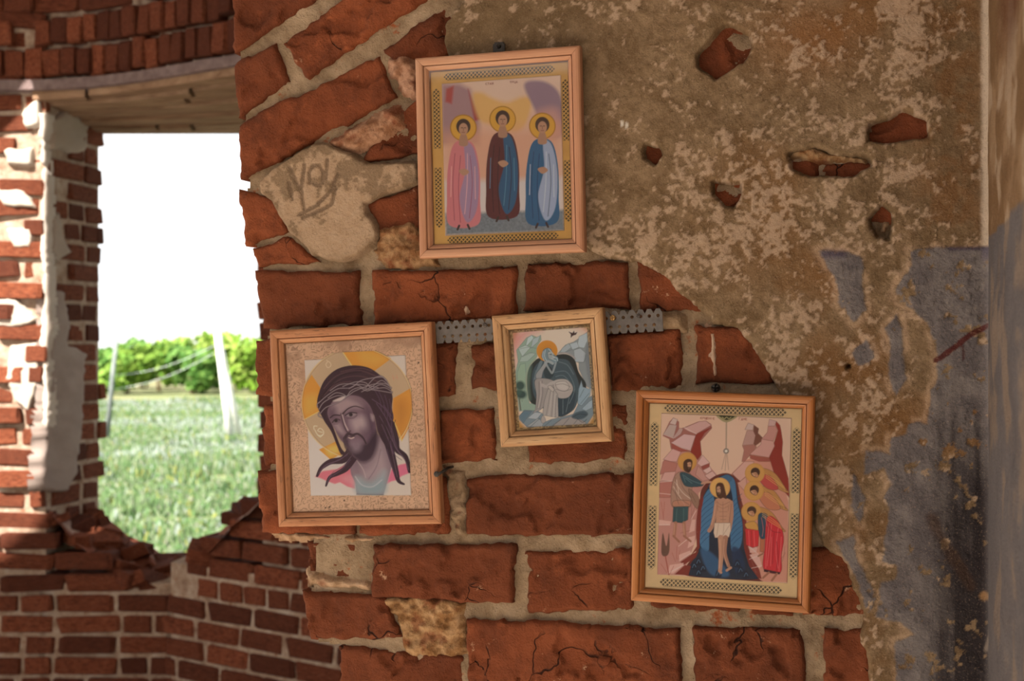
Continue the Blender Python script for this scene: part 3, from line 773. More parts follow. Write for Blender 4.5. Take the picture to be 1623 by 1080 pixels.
far_patch('plaster', [(60, 178), (76, 182), (74, 260), (80, 300), (76, 360), (80, 460), (84, 520), (76, 560), (80, 640), (76, 700), (62, 700), (66, 600), (60, 540), (68, 470), (62, 400), (66, 300)], on_face, -FWD,
          (214, 200, 188), (238, 228, 218), 461, 2.5, 10)
far_patch('plaster', [(82, 460), (104, 463), (112, 500), (112, 545), (142, 560), (138, 600), (132, 690), (126, 745), (112, 782), (66, 778), (72, 700), (80, 600)], on_jamb, RGT, (168, 148, 140), (196, 180, 172), 471)
far_patch('plaster', [(84, 190), (112, 168), (148, 200), (140, 242), (118, 246), (100, 238), (84, 240)], on_jamb, RGT, (180, 160, 144), (206, 190, 176), 481)
far_patch('plaster', [(84, 340), (100, 335), (104, 380), (120, 400), (90, 420), (82, 400)], on_jamb, RGT, (180, 160, 148), (206, 190, 176), 491)

# broken masonry where the sill was
SIL = [(70, 776), (100, 782), (150, 800), (170, 822), (200, 846), (240, 866), (262, 882), (295, 890), (312, 884), (330, 862), (350, 842), (372, 820), (392, 802), (420, 780)]
FRT = [(70, 800), (120, 862), (160, 892), (200, 915), (270, 942), (290, 916), (312, 893), (345, 862), (380, 822), (420, 792)]
nu, nv = 130, 46
Uq, Vq = np.meshgrid(np.linspace(70, 420, nu), np.linspace(0, 1, nv))
ys = np.interp(Uq, *zip(*SIL)); yf = np.interp(Uq, *zip(*FRT))
dn = np.where(Uq < 270, D1 + .0, D1 - (Uq - 270) / 140 * .42); dd = dn + (D2 - .05 - dn) * Vq
z = zat(yf, dn) * (1 - Vq) + zat(ys, D2 - .05) * Vq
z = z + .07 * (fbm(Uq, Vq * 120, 26, 4, 501, .6) - .55) * np.sin(Vq * np.pi).clip(.25, 1)
V = loc3(xat(Uq, dd), dd, z)
n2 = fbm(Uq, Vq * 140, 20, 4, 505, .6)
c = lerp(lin((166, 104, 84)) * np.ones(Uq.shape + (3,)), lin((134, 76, 58)), sstep(.4, .6, n2))
c = lerp(c, lin((196, 172, 160)), .8 * sstep(.50, .60, fbm(Uq, Vq * 140, 30, 4, 509, .6)))
link('broken_sill', make_mesh('broken_sill', V.reshape(-1, 3), grid_faces(nu, nv), M['plaster_far'], c.reshape(-1, 3)), far)
for i in range(46):
    u = rnd.uniform(80, 300) if i < 36 else rnd.uniform(300, 410); v = rnd.uniform(0.03, .95)
    a = float(np.interp(u, *zip(*FRT))); b = float(np.interp(u, *zip(*SIL))); dn_ = D1 if u < 270 else D1 - (u - 270) / 140 * .42
    d = dn_ + (D2 - .05 - dn_) * v; zz = zat(a, dn_) * (1 - v) + zat(b, D2 - .05) * v
    s_ = rnd.uniform(.5, 1.0)
    o = link('broken_brick', bvar[rnd.randrange(8)], far, loc3(xat(u, d), d, zz - .012))
    o.rotation_euler = (rnd.uniform(-.5, .5), rnd.uniform(-.4, .4), rnd.uniform(0, 6.3)); o.scale = (.17 * s_, .11 * s_, .06 * s_)
# ------------------------------------------------------------------ outside: meadow, bushes, poles
ZG = -3.5                                            # meadow below eye level
def terrain_z(X, d):
    return ZG + .25 * (fbm(X, d, 14, 3, 601) - .5) + sstep(30, 8, d) * .6
nu, nv = 90, 150
dv = 7.2 + np.linspace(0, 1, nv) ** 2.2 * 330; uv_ = np.linspace(-1, 1, nu)
Dm = dv[:, None] * np.ones(nu); Xm = uv_[None] * (10 + dv[:, None] * .9)
V = loc3(Xm, Dm, terrain_z(Xm, Dm))
n1 = fbm(Xm, Dm, 9, 5, 611, .6); n2 = fbm(Xm, Dm, 2, 3, 612)
c = lerp(lin((118, 140, 90)) * np.ones(Xm.shape + (3,)), lin((140, 148, 110)), sstep(.3, .7, n1))
c = lerp(c, lin((150, 140, 108)), .5 * sstep(.55, .7, n2) + .35 * sstep(60, 85, Dm))
mea = link('meadow_ground', make_mesh('meadow_ground', V.reshape(-1, 3), grid_faces(nu, nv), attr_material('meadow_soil', bumps=((3, .6), (12, .5)), bdist=.08, grain=.1, k=.6), c.reshape(-1, 3)))
tag(mea, 'pale green meadow seen through the window opening', 'meadow', kind='structure')

def leaf_material(name, rough=.7):
    m = NB(name, rough, .2); c = m.attr()
    m.b.inputs['Base Color'].default_value = (1, 1, 1, 1)
    t = m.n.new('ShaderNodeBsdfTranslucent'); mx = m.n.new('ShaderNodeMixShader'); out = m.n['Material Output']
    m.l.new(c, m.b.inputs['Base Color']); m.l.new(c, t.inputs['Color']); mx.inputs[0].default_value = .4
    m.l.new(m.b.outputs[0], mx.inputs[1]); m.l.new(t.outputs[0], mx.inputs[2]); m.l.new(mx.outputs[0], out.inputs['Surface'])
    return m.m
M['leaf'] = leaf_material('leaf'); 
def quads(C, A, B):
    """leaf quads: centres, half axes"""
    V = np.stack([C - A - B, C + A - B, C + A + B, C - A + B], 1).reshape(-1, 3)
    return V, np.arange(len(V)).reshape(-1, 4)
R = np.random.RandomState(5)
# tall weeds and grass on the slope below the window
n = 85000
dd = 19 + R.rand(n) ** 1.3 * 62; XX = dd * R.uniform(-.36, -.02, n)
keepm = fbm(XX, dd, 3.5, 3, 621) > .22
dd, XX = dd[keepm], XX[keepm]; n = len(dd)
base = loc3(XX, dd, terrain_z(XX, dd)); hgt = R.uniform(.06, .15, n) * (1 + 1.4 * sstep(.5, .65, fbm(XX, dd, 3, 3, 622)))
wv = R.uniform(.03, .08, n)[:, None]; an = R.rand(n) * 6.28
A = np.stack([np.cos(an), np.sin(an), 0 * an], 1) * wv; lean = np.stack([R.normal(0, .12, n), R.normal(0, .12, n), np.ones(n)], 1) * (hgt / 2)[:, None]
V, Fc = quads(base + lean, A, lean)
V[2::4] = V[2::4] - 0.7 * A; V[3::4] = V[3::4] + 0.7 * A
pal = np.array([lin(x) for x in [(118, 144, 96), (104, 138, 88), (142, 160, 124), (158, 164, 140), (158, 162, 92), (170, 182, 172)]])
ci = R.choice(6, n, p=[.3, .28, .2, .1, .06, .06]); patch = fbm(XX, dd, 5, 3, 623)
ci = np.where(patch > .6, np.where(R.rand(n) < .5, 5, ci), ci)
cc = np.repeat(pal[ci] * R.uniform(.66, .82, n)[:, None], 4, 0)
gr = link('meadow_grass', make_mesh('meadow_grass', V, Fc, M['leaf'], cc, False))
tag(gr, 'tall pale green grass and weeds on the slope outside the window', 'grass', kind='stuff')
M['bark'] = ground_material('bark', L4(90, 76, 60), L4(120, 104, 84), L4(140, 124, 104), 8)

def tube(P, r, k=8):
    P = [Vector(p) for p in P]; V = []; Fc = []
    for i, p in enumerate(P):
        t = (P[min(i + 1, len(P) - 1)] - P[max(i - 1, 0)]).normalized()
        a = t.orthogonal().normalized(); b = t.cross(a); rr = r[i] if isinstance(r, (list, tuple)) else r
        V += [tuple(p + (a * math.cos(j * 2 * math.pi / k) + b * math.sin(j * 2 * math.pi / k)) * rr) for j in range(k)]
    for i in range(len(P) - 1):
        for j in range(k):
            q = (j + 1) % k; Fc.append((i * k + j, i * k + q, (i + 1) * k + q, (i + 1) * k + j))
    Fc += [tuple(range(k))[::-1], tuple((len(P) - 1) * k + j for j in range(k))]
    return V, Fc

def bush(px, d, w, h, label, hue, seed):
    r = np.random.RandomState(seed); x = xat(px, d); zb = float(terrain_z(np.array(x), np.array(d)))
    root = empty('bush', loc3(x, d, zb)); tag(root, label, 'bush', 'bushes along the far edge of the meadow')
    nl = 1500; blobs = 16
    bc = np.stack([r.uniform(-.42, .42, blobs) * w, r.uniform(-.3, .3, blobs) * w, h * r.uniform(.25, .8, blobs)], 1); br = r.uniform(.16, .3, blobs) * min(w, h * 1.4)
    which = r.randint(0, blobs, nl); dirs = r.normal(size=(nl, 3)); dirs /= np.linalg.norm(dirs, axis=1)[:, None]
    C = bc[which] + dirs * br[which][:, None] * r.uniform(.75, 1.05, nl)[:, None]; C[:, 2] = np.maximum(C[:, 2], .08)
    A = r.normal(size=(nl, 3)); A /= np.linalg.norm(A, axis=1)[:, None]; B = np.cross(A, dirs); B /= np.linalg.norm(B, axis=1)[:, None] + 1e-9
    s = r.uniform(.13, .26, nl)[:, None]
    V, Fc = quads(C, A * s, B * s * .7)
    pal = np.array([lin(x_) for x_ in hue]); cc = np.repeat(pal[r.randint(0, len(hue), nl)] * r.uniform(.6, .9, nl)[:, None], 4, 0)
    link('foliage', make_mesh('foliage', V, Fc, M['leaf'], cc, False), root)
    for i in range(3):
        a = r.uniform(-.2, .2, 2) * w; b_ = bc[i]
        Vt, Ft = tube([(a[0] * .3, a[1] * .3, -.1), (a[0] * .6, a[1] * .6, h * .25), (b_[0], b_[1], b_[2])], [.08, .06, .03], 6)
        link('stem', make_mesh('stem', Vt, Ft, M['bark']), root)
G1 = [(104, 146, 58), (126, 162, 66), (146, 176, 82)]; G2 = [(118, 156, 54), (148, 178, 74), (166, 188, 96)]; G3 = [(84, 130, 58), (106, 148, 70), (126, 164, 84)]
for i, (px, d, w, h, hue, label) in enumerate([
    (150, 96, 3.2, 2.8, G3, 'dark green bush half hidden behind the window jamb'), (203, 91, 3.0, 3.0, G1, 'low rounded green bush beside the thin leaning pole'),
    (252, 96, 3.2, 3.7, G1, 'broad green bush between the thin pole and the forked pole'), (303, 91, 3.0, 3.4, G3, 'deeper green bush just left of the forked white pole'),
    (352, 96, 3.1, 4.1, G2, 'yellow-green bush rising behind the top of the forked pole'), (410, 91, 3.0, 3.5, G2, 'bright yellow-green bush nearest the broken brick wall end'),
    (452, 96, 3.2, 4.2, G1, 'green bush hidden behind the broken brick wall end')]):
    bush(px, d, w, h, label, hue, 700 + i)
for i, (px, h, hue, label) in enumerate([(176, 3.2, G1, 'bush at the back just above the head of the thin leaning pole'), (228, 3.6, G3, 'dark bush at the back, second gap from the window jamb'), (278, 3.7, G2, 'pale bush at the back where the two wires cross the hedge'),
                                         (328, 3.9, G1, 'bush at the back directly behind the forked pole'), (378, 4.0, G3, 'dark bush at the back beside the broken wall end'), (428, 4.0, G1, 'back row bush covered by the broken wall end'), (520, 4.2, G3, 'wide bush further along the hedge behind the wall'), (610, 3.9, G2, 'last bush of the hedge, hidden by the wall')]):
    bush(px, 101.5 if i % 2 else 106.8, 3.0, h * (1 if i % 2 else 1.05), label, hue, 740 + i)

# poles and wires
M['pole'] = ground_material('weathered_concrete_pole', L4(206, 206, 204), L4(226, 226, 222), L4(238, 238, 236), 4)
M['pole_dark'] = ground_material('grey_wooden_pole', L4(96, 104, 104), L4(116, 122, 122), L4(132, 138, 138), 4)
M['wire'] = ground_material('grey_wire', L4(180, 190, 186), L4(196, 204, 200), L4(206, 212, 208), 4)
def relt(a, root): return [tuple(Vector(p) - root.location) for p in a]
r1 = empty('forked_pole', camp(368, 698, 49.0)); tag(r1, 'white forked utility pole standing in the meadow', 'pole')
for (x0, y0), (x1, y1), d, rr in [((343, 518), (366, 700), 49.0, .125), ((346, 528), (379, 690), 50.5, .105)]:
    Vt, Ft = tube(relt([camp(x1, y1, d), camp((x0 + x1) / 2, (y0 + y1) / 2, d), camp(x0, y0, 49.0)], r1), [rr * 1.15, rr, rr * .85], 10)
    link('pole_leg', make_mesh('pole_leg', Vt, Ft, M['pole']), r1)
r2 = empty('leaning_pole', camp(171, 690, 46.0)); tag(r2, 'thin grey pole leaning at the edge of the window', 'pole')
Vt, Ft = tube(relt([camp(170, 692, 46.0), camp(178, 600, 46.0), camp(187, 520, 46.0)], r2), [.09, .075, .06], 8)
link('shaft', make_mesh('shaft', Vt, Ft, M['pole_dark']), r2)
for k, (ya, yb, lab) in enumerate([(596, 548, 'upper thin wire from the leaning pole to the forked pole'), (618, 560, 'lower thin wire sagging across the bushes outside')]):
    pts = [camp(178 + (340 - 178) * t, ya + (yb - ya) * t + 10 * math.sin(t * math.pi), 46 + 3 * t) for t in np.linspace(0, 1, 14)]
    o = link('overhead_wire', make_mesh('overhead_wire', *tube(pts, .009, 5), M['wire'])); tag(o, lab, 'wire', 'wires outside')
# ------------------------------------------------------------------ framed pictures
GAIN = np.array([.66, .60, .53])
def homog(src, dst):
    A = []; b = []
    for (x, y), (u, v) in zip(src, dst):
        A += [[x, y, 1, 0, 0, 0, -u * x, -u * y], [0, 0, 0, x, y, 1, -v * x, -v * y]]; b += [u, v]
    h = np.linalg.solve(np.array(A, float), np.array(b, float)); return np.append(h, 1).reshape(3, 3)
def hap(Hm, x, y):
    w_ = Hm[2, 0] * x + Hm[2, 1] * y + Hm[2, 2]
    return (Hm[0, 0] * x + Hm[0, 1] * y + Hm[0, 2]) / w_, (Hm[1, 0] * x + Hm[1, 1] * y + Hm[1, 2]) / w_
def crom(P, n=8, closed=True):
    """smooth curve through points"""
    P = np.asarray(P, float); m = len(P); out = []
    for i in range(m if closed else m - 1):
        if closed: p0, p1, p2, p3 = P[i - 1], P[i], P[(i + 1) % m], P[(i + 2) % m]
        else: p0, p1, p2, p3 = P[max(i - 1, 0)], P[i], P[i + 1], P[min(i + 2, m - 1)]
        for k in range(n):
            t = k / n
            out.append(.5 * ((2 * p1) + (-p0 + p2) * t + (2 * p0 - 5 * p1 + 4 * p2 - p3) * t * t + (-p0 + 3 * p1 - 3 * p2 + p3) * t ** 3))
    if not closed: out.append(P[-1])
    return np.array(out)

class Paint:
    """colours the points of a sheet from shapes given in the picture's own drawing coordinates"""
    def __init__(s, X, Y, base):
        s.X, s.Y = X.ravel(), Y.ravel(); s.C = np.ones((len(s.X), 3)) * lin(base); s.T = lambda p: p; s.ol = None
    def frame(s, ox, oy, k): s.T = lambda p: [(ox + x / k, oy + y / k) for x, y in p]; s.k = k
    def _sel(s, P, pad):
        x0, y0 = P.min(0) - pad; x1, y1 = P.max(0) + pad
        return np.nonzero((s.X > x0) & (s.X < x1) & (s.Y > y0) & (s.Y < y1))[0]
    def _mix(s, i, a, c):
        s.C[i] += (lin(c) - s.C[i]) * a[:, None]
    def poly(s, P, c, a=1.0, soft=.6, smooth=False):
        P = np.array(s.T(P)); P = crom(P, 6) if smooth else P
        i = s._sel(P, soft + 1)
        if len(i):
            d = sdf(P, s.X[i], s.Y[i])
            s._mix(i, a * np.clip(.5 - d / (2 * soft), 0, 1), c)
            if s.ol: s._mix(i, .6 * np.clip(1.0 - np.abs(d) / .8, 0, 1), s.ol)
    def blob(s, P, c, a=1.0, soft=.6): s.poly(P, c, a, soft, True)
    def disc(s, x, y, r, c, a=1.0, soft=.6, ry=None):
        (x, y), = s.T([(x, y)]); r = r / s.k; ry = r if ry is None else ry / s.k
        i = s._sel(np.array([(x - r, y - ry), (x + r, y + ry)]), soft + 1)
        if len(i):
            d = (np.hypot((s.X[i] - x) / r, (s.Y[i] - y) / ry) - 1) * min(r, ry); s._mix(i, a * np.clip(.5 - d / (2 * soft), 0, 1), c)
    def line(s, P, c, w=1.0, a=1.0, smooth=True, w1=None):
        P = np.array(s.T(P)); P = crom(P, 6, False) if smooth and len(P) > 2 else P
        w1 = w if w1 is None else w1
        i = s._sel(P, max(w, w1) + 1)
        if not len(i): return
        X, Y = s.X[i], s.Y[i]; best = np.full(len(i), 1e9); n = len(P) - 1
        for k in range(n):
            (ax, ay), (bx, by) = P[k], P[k + 1]; ex, ey = bx - ax, by - ay
            t = np.clip(((X - ax) * ex + (Y - ay) * ey) / (ex * ex + ey * ey + 1e-9), 0, 1)
            best = np.minimum(best, np.hypot(X - ax - t * ex, Y - ay - t * ey) - (w + (w1 - w) * (k + t) / n) / 2)
        s._mix(i, a * np.clip(.5 - best / 1.0, 0, 1), c)
    def lines(s, L, c, w=1.0, a=1.0, w1=None):
        for P in L: s.line(P, c, w, a, True, w1)
GLY = {'К': [[(0, 0), (0, 4)], [(3, 0), (0, 2), (3, 4)]], 'Р': [[(0, 4), (0, 0), (3, 0), (3, 2), (0, 2)]], 'Щ': [[(0, 0), (0, 4), (4, 4), (4, 0)], [(2, 0), (2, 4)], [(4, 4), (4, 5)]],
       'Е': [[(3, 0), (0, 0), (0, 4), (3, 4)], [(0, 2), (2, 2)]], 'Н': [[(0, 0), (0, 4)], [(3, 0), (3, 4)], [(0, 2), (3, 2)]], 'І': [[(1, 0), (1, 4)]], 'Г': [[(0, 4), (0, 0), (3, 0)]],
       'Д': [[(0, 5), (0, 4), (3, 4), (3, 5)], [(.6, 4), (1.6, 0), (2.6, 4)]], 'С': [[(3, 0), (0, .5), (0, 3.5), (3, 4)]], 'Т': [[(0, 0), (3, 0)], [(1.5, 0), (1.5, 4)]], 'А': [[(0, 4), (1.5, 0), (3, 4)], [(.6, 2.6), (2.4, 2.6)]],
       'Я': [[(3, 4), (3, 0), (0, 0), (0, 2), (3, 2)], [(1.5, 2), (0, 4)]], 'Ц': [[(0, 0), (0, 4), (3.4, 4), (3.4, 5)], [(3, 0), (3, 4)]]}
def write(p, text, x, y, k, c, w=.8, slope=0.0):
    T = p.T; p.T = lambda q: q
    for ch in text:
        for st in GLY.get(ch, []): p.line([(x + a * k, y + b * k + slope * x * 0) for a, b in st], c, w, .85, False)
        x += 4.6 * k; y += slope * 4.6 * k
    p.T = T

def rail_mesh(L, prof):
    n = len(prof); V = []
    for a, b in prof: V += [(-L / 2 + a + .00018, -b, a), (L / 2 - a - .00018, -b, a)]
    Fc = [(2 * i, 2 * i + 1, 2 * i + 3, 2 * i + 2) for i in range(n - 1)] + [(2 * n - 2, 2 * n - 1, 1, 0)]
    Fc += [tuple(2 * i for i in range(n)), tuple(2 * i + 1 for i in range(n))[::-1]]
    b_ = bmesh.new(); vv = [b_.verts.new(v) for v in V]
    for f in Fc: b_.faces.new([vv[i] for i in f])
    bmesh.ops.recalc_face_normals(b_, faces=b_.faces)
    return b_

def sheet(name, x0, x1, z0, z1, step, y, Hm, paint, mat, parent, keep=None, thick=.0012, emboss=None):
    nu = max(2, int((x1 - x0) / step)); nv = max(2, int((z1 - z0) / step))
    X, Z = np.meshgrid(np.linspace(x0, x1, nu), np.linspace(z1, z0, nv)); PX, PY = hap(Hm, X, Z)
    C = paint(PX, PY, X, Z).reshape(-1, 3) / GAIN
    Yv = np.full(X.shape, y)
    if emboss is not None: Yv = Yv - emboss(PX, PY, X, Z)
    V = np.stack([X, Yv, Z], -1)
    if keep is None:
        r = np.zeros(X.shape, bool); r[0] = r[-1] = True; r[:, 0] = r[:, -1] = True
        V[..., 1] = np.where(r, y + thick, V[..., 1])
        Fc = grid_faces(nu, nv); V = V.reshape(-1, 3)
    else:
        d = keep(PX, PY); V[..., 1] += thick * sstep(-.3, .6, d)
        Fc = grid_faces(nu, nv, d < .8); V, Fc, C = compact(V.reshape(-1, 3), Fc, C)
    return link(name, make_mesh(name, V, Fc, mat, np.clip(C, 0, .92)), parent)

def print_material(name, rough, metal=0.0, spec=.3):
    m = NB(name, rough, spec); m.b.inputs['Metallic'].default_value = metal
    return m.done(m.attr())
M['print'] = print_material('printed_picture', .5); M['foil'] = print_material('stamped_gold_card', .45, .0, .5)
def glass_material():
    m = bpy.data.materials.new('picture_glass'); m.use_nodes = True; n = m.node_tree.nodes; l = m.node_tree.links
    for q in list(n): n.remove(q)
    out = n.new('ShaderNodeOutputMaterial'); tr = n.new('ShaderNodeBsdfTransparent'); gl = n.new('ShaderNodeBsdfGlossy'); mx = n.new('ShaderNodeMixShader'); lw = n.new('ShaderNodeFresnel')
    tr.inputs['Color'].default_value = (.97, .97, .96, 1); gl.inputs['Roughness'].default_value = .04; lw.inputs['IOR'].default_value = 1.45
    l.new(lw.outputs[0], mx.inputs[0]); l.new(tr.outputs[0], mx.inputs[1]); l.new(gl.outputs[0], mx.inputs[2]); l.new(mx.outputs[0], out.inputs['Surface'])
    return m
M['glass'] = glass_material()
M['backing'] = wood_material('brown_backing_board', L4(96, 66, 42), L4(120, 84, 54), L4(136, 98, 64), (8, 8, 8), 0, .9, .1)
PROF = [(0, 0), (0, 10.5), (.8, 12.6), (2.5, 13.8), (5, 14), (8, 13.4), (9.2, 12.6), (9.5, 9.4), (10.4, 9.4), (10.6, 11.0), (12.4, 10.2), (14.6, 7.6), (16, 5.6), (16, 3.2)]

def framed(name, corners, back, fw, wood, label, group='framed religious pictures on the wall', prof_k=1.0):
    plane = -(back + .012)
    P = pix([c[0] for c in corners], [c[1] for c in corners], plane); Q = P[:, [0, 2]]
    c = Q.mean(0); ex = ((Q[1] - Q[0]) + (Q[2] - Q[3])) / 2; ez = ((Q[0] - Q[3]) + (Q[1] - Q[2])) / 2
    w_, h_ = np.linalg.norm(ex), np.linalg.norm(ez)
    a = (math.atan2(ex[1], ex[0]) + math.atan2(ez[1], ez[0]) - math.pi / 2) / 2
    root = empty(name, (c[0], -back, c[1]), (0, -a, 0)); tag(root, label, 'framed picture', group)
    Hm = homog([(-w_ / 2, h_ / 2), (w_ / 2, h_ / 2), (w_ / 2, -h_ / 2), (-w_ / 2, -h_ / 2)], corners)
    k = fw / .016; prof = [(x * .001 * k, y_ * .001 * prof_k) for x, y_ in PROF]
    for L, lx, lz, ang in [(w_, 0, -h_ / 2, 0), (h_, w_ / 2, 0, -math.pi / 2), (w_, 0, h_ / 2, math.pi), (h_, -w_ / 2, 0, math.pi / 2)]:
        b_ = rail_mesh(L, prof); me = bpy.data.meshes.new('frame_rail'); b_.to_mesh(me); b_.free(); me.materials.append(wood)
        link('frame_rail', me, root, (lx, 0, lz), (0, ang, 0))
    ix, iz = w_ / 2 - fw + .001, h_ / 2 - fw + .001
    def plate(nm, y0, y1, mat):
        b_ = bmesh.new(); bmesh.ops.create_cube(b_, size=1); me = bpy.data.meshes.new(nm); b_.to_mesh(me); b_.free(); me.materials.append(mat)
        return link(nm, me, root, (0, (y0 + y1) / 2, 0), None, (ix * 2, abs(y1 - y0), iz * 2))
    plate('backing_board', -.0008, -.0028, M['backing']); plate('glass', -.0066, -.0072, M['glass'])
    Hi = np.linalg.inv(Hm)
    return root, Hm, Hi, ix, iz
def rect_of(Hi, quad):
    x, z = hap(Hi, np.array([q[0] for q in quad], float), np.array([q[1] for q in quad], float))
    return (x[0] + x[3]) / 2, (x[1] + x[2]) / 2, (z[2] + z[3]) / 2, (z[0] + z[1]) / 2
STEP = .00056

def lattice_border(c0, c1, dark, R, ix, iz, p=.0046, half=.0042, span=.40):
    """stamped card: plain metal ground, dark bands of interlace along the four sides"""
    x0, x1, z0, z1 = R
    def f(PX, PY, X, Z):
        n = fbm(PX, PY, 9, 3, 801); C = lerp(lin(c0) * np.ones(X.shape + (3,)), lin(c1), fbm(PX, PY, 60, 3, 802)); C = C * (.93 + .14 * n)[..., None]
        for along, across, lo, hi in [(X, Z, z1, iz), (X, Z, -iz, z0), (Z, X, -ix, x0), (Z, X, x1, ix)]:
            cx = (lo + hi) / 2; lim = (iz if along is Z else ix) * span * 2
            t = across - cx; s_ = along
            inb = sstep(half + .0003, half - .0003, np.abs(t)) * sstep(lim + .0004, lim - .0004, np.abs(s_) + np.abs(t)) * sstep(.010, .0125, np.abs(s_) + (0 if along is Z else 1))
            a_ = np.abs(((s_ + t) / p) % 1 - .5) * 2; b_ = np.abs(((s_ - t) / p) % 1 - .5) * 2
            g = np.minimum(a_, b_); edge = sstep(half * .82, half, np.abs(t))
            C = lerp(C, lin(dark), inb * np.maximum(sstep(.18, .38, g), edge) * .92)
        return C
    return f

# ---- picture with the thorn-crowned head
WOOD_B = wood_material('weathered_orange_pine', L4(176, 112, 72), L4(208, 142, 98), L4(226, 168, 124), (1.6, 16, 16), .75, k=.48)
CB = [(427.3, 525), (685, 509.3), (699.3, 830), (440.7, 836.7)]
rB, HB, HiB, ixB, izB = framed('framed_picture', CB, .0085, .0165, WOOD_B, 'largest framed picture, a bowed man wearing a crown of thorns before a gold halo')
def border_b(PX, PY, X, Z):
    q = fbm(PX, PY, 60, 3, 811); C = lerp(lin((156, 116, 92)) * np.ones(PX.shape + (3,)), lin((184, 142, 114)), q)
    u = fbm(PX, PY, 12, 2, 812); v = fbm(PX, PY, 12, 2, 813)
    l1 = np.abs(np.sin(u * 20)); l2 = np.abs(np.sin(v * 20 + PX * .1)); ln = np.maximum(sstep(.55, .9, l1) , sstep(.7, .95, l2))
    C = lerp(C, lin((228, 186, 152)), .5 * ln * sstep(.2, .5, fbm(PX, PY, 30, 3, 814)))
    C = lerp(C, lin((122, 88, 64)), .6 * sstep(.35, .05, l1) * sstep(.5, .2, l2))
    for x, y in [(511, 807), (517, 806), (541, 795), (660, 575)]: C = lerp(C, lin((70, 46, 30)), sstep(1.8, .9, np.hypot(PX - x, PY - y)))
    return C
oB = sheet('ornament_border', -ixB, ixB, -izB, izB, .0007, -.0034, HB, border_b, M['foil'], rB)
def draw_b(PX, PY, X, Z):
    p = Paint(PX, PY, (202, 184, 172)); p.frame(420, 500, 3.0)
    p.blob([(200, 600), (320, 640), (420, 860), (200, 870)], (206, 190, 182), .8, 6)
    p.disc(428, 420, 265, (184, 154, 124))
    gold = (206, 140, 60)
    for P in [[(352, 166), (430, 150), (520, 162), (592, 205), (525, 255), (470, 300), (400, 240)], [(212, 284), (262, 360), (252, 460), (172, 502), (160, 430), (176, 340)],
              [(694, 340), (600, 396), (596, 520), (640, 600), (688, 510), (698, 420)], [(245, 642), (335, 598), (360, 660), (300, 690)]]:
        p.poly(P, gold)
    p.blob([(440, 165), (520, 180), (560, 205), (510, 235), (450, 215)], (226, 160, 78), .6, 8); p.blob([(610, 420), (650, 400), (670, 470), (640, 570), (610, 510)], (178, 116, 52), .7, 9)
    p.blob([(180, 400), (230, 380), (235, 440), (185, 470)], (228, 166, 84), .6, 6); p.blob([(280, 640), (330, 620), (340, 655), (300, 672)], (238, 184, 104), .7, 4)
    p.line([(357, 170), (405, 242)], (240, 196, 130), 1.2); p.line([(604, 505), (642, 598)], (236, 186, 110), 1.4); p.line([(172, 500), (255, 455)], (232, 190, 124), 1.0)
    th = np.linspace(0, 2 * np.pi, 60); p.line([(428 + 265 * math.cos(t), 420 + 265 * math.sin(t)) for t in th], (224, 180, 134), 1.3); p.line([(428 + 259 * math.cos(t), 420 + 259 * math.sin(t)) for t in th], (150, 108, 76), .6, .6)
    # pink cloth
    pink = (206, 112, 124)
    p.poly([(226, 772), (262, 745), (330, 735), (395, 700), (425, 770), (415, 828), (380, 818), (345, 798), (320, 806), (280, 792), (250, 778)], pink, 1, 1.2)
    p.poly([(590, 735), (630, 712), (660, 706), (680, 750), (640, 766), (615, 786), (590, 792), (566, 806)], (208, 108, 132), 1, 1.2)
    p.blob([(350, 780), (400, 760), (410, 810)], (222, 140, 146), .7, 4)
    # neck and chest
    p.poly([(388, 690), (398, 760), (418, 800), (424, 855), (552, 857), (572, 790), (592, 720), (560, 600), (520, 560), (400, 650)], (132, 108, 116), 1, .8)
    p.blob([(420, 720), (470, 730), (520, 660), (540, 620), (570, 720), (545, 770), (480, 790), (430, 760)], (164, 140, 144), .85, 8)
    p.blob([(395, 690), (430, 700), (455, 770), (425, 780)], (118, 94, 106), .6, 5); p.line([(425, 692), (455, 735), (468, 775)], (178, 154, 156), 1.6, .8); p.line([(540, 640), (520, 720), (482, 782)], (120, 96, 106), 1.6, .6)
    p.blob([(415, 780), (440, 770), (480, 795), (520, 775), (558, 740), (566, 790), (550, 852), (428, 852)], (156, 160, 162), .85, 6)
    p.blob([(440, 805), (500, 815), (550, 790), (545, 840), (450, 845)], (128, 146, 152), .8, 8); p.line([(418, 770), (450, 810), (500, 818), (545, 785)], (190, 184, 182), 2.0, .55)
    p.line([(424, 855), (552, 856)], (70, 60, 70), 1.0, .8)
    # hair mass
    hair = (56, 34, 48)
    p.blob([(238, 430), (246, 372), (272, 312), (318, 266), (370, 244), (430, 239), (490, 252), (540, 286), (578, 326), (597, 385), (594, 440), (602, 490), (588, 530), (603, 575), (606, 610), (580, 640), (548, 600), (525, 550),
            (505, 470), (450, 400), (380, 388), (310, 430), (305, 500), (318, 545), (350, 630), (372, 660), (350, 664), (330, 620), (304, 556), (268, 500)], hair)
    p.line([(585, 520), (608, 590), (618, 640), (660, 676), (676, 745)], (52, 32, 48), 15, 1, True, 5); p.line([(565, 560), (590, 660), (612, 745), (625, 790), (650, 805)], (52, 32, 48), 15, 1, True, 3)
    p.line([(395, 650), (360, 690), (300, 700), (258, 728), (236, 768)], (58, 36, 50), 14, 1, True, 4); p.line([(410, 680), (375, 730), (335, 755), (296, 775), (278, 815)], (58, 36, 50), 12, 1, True, 3)
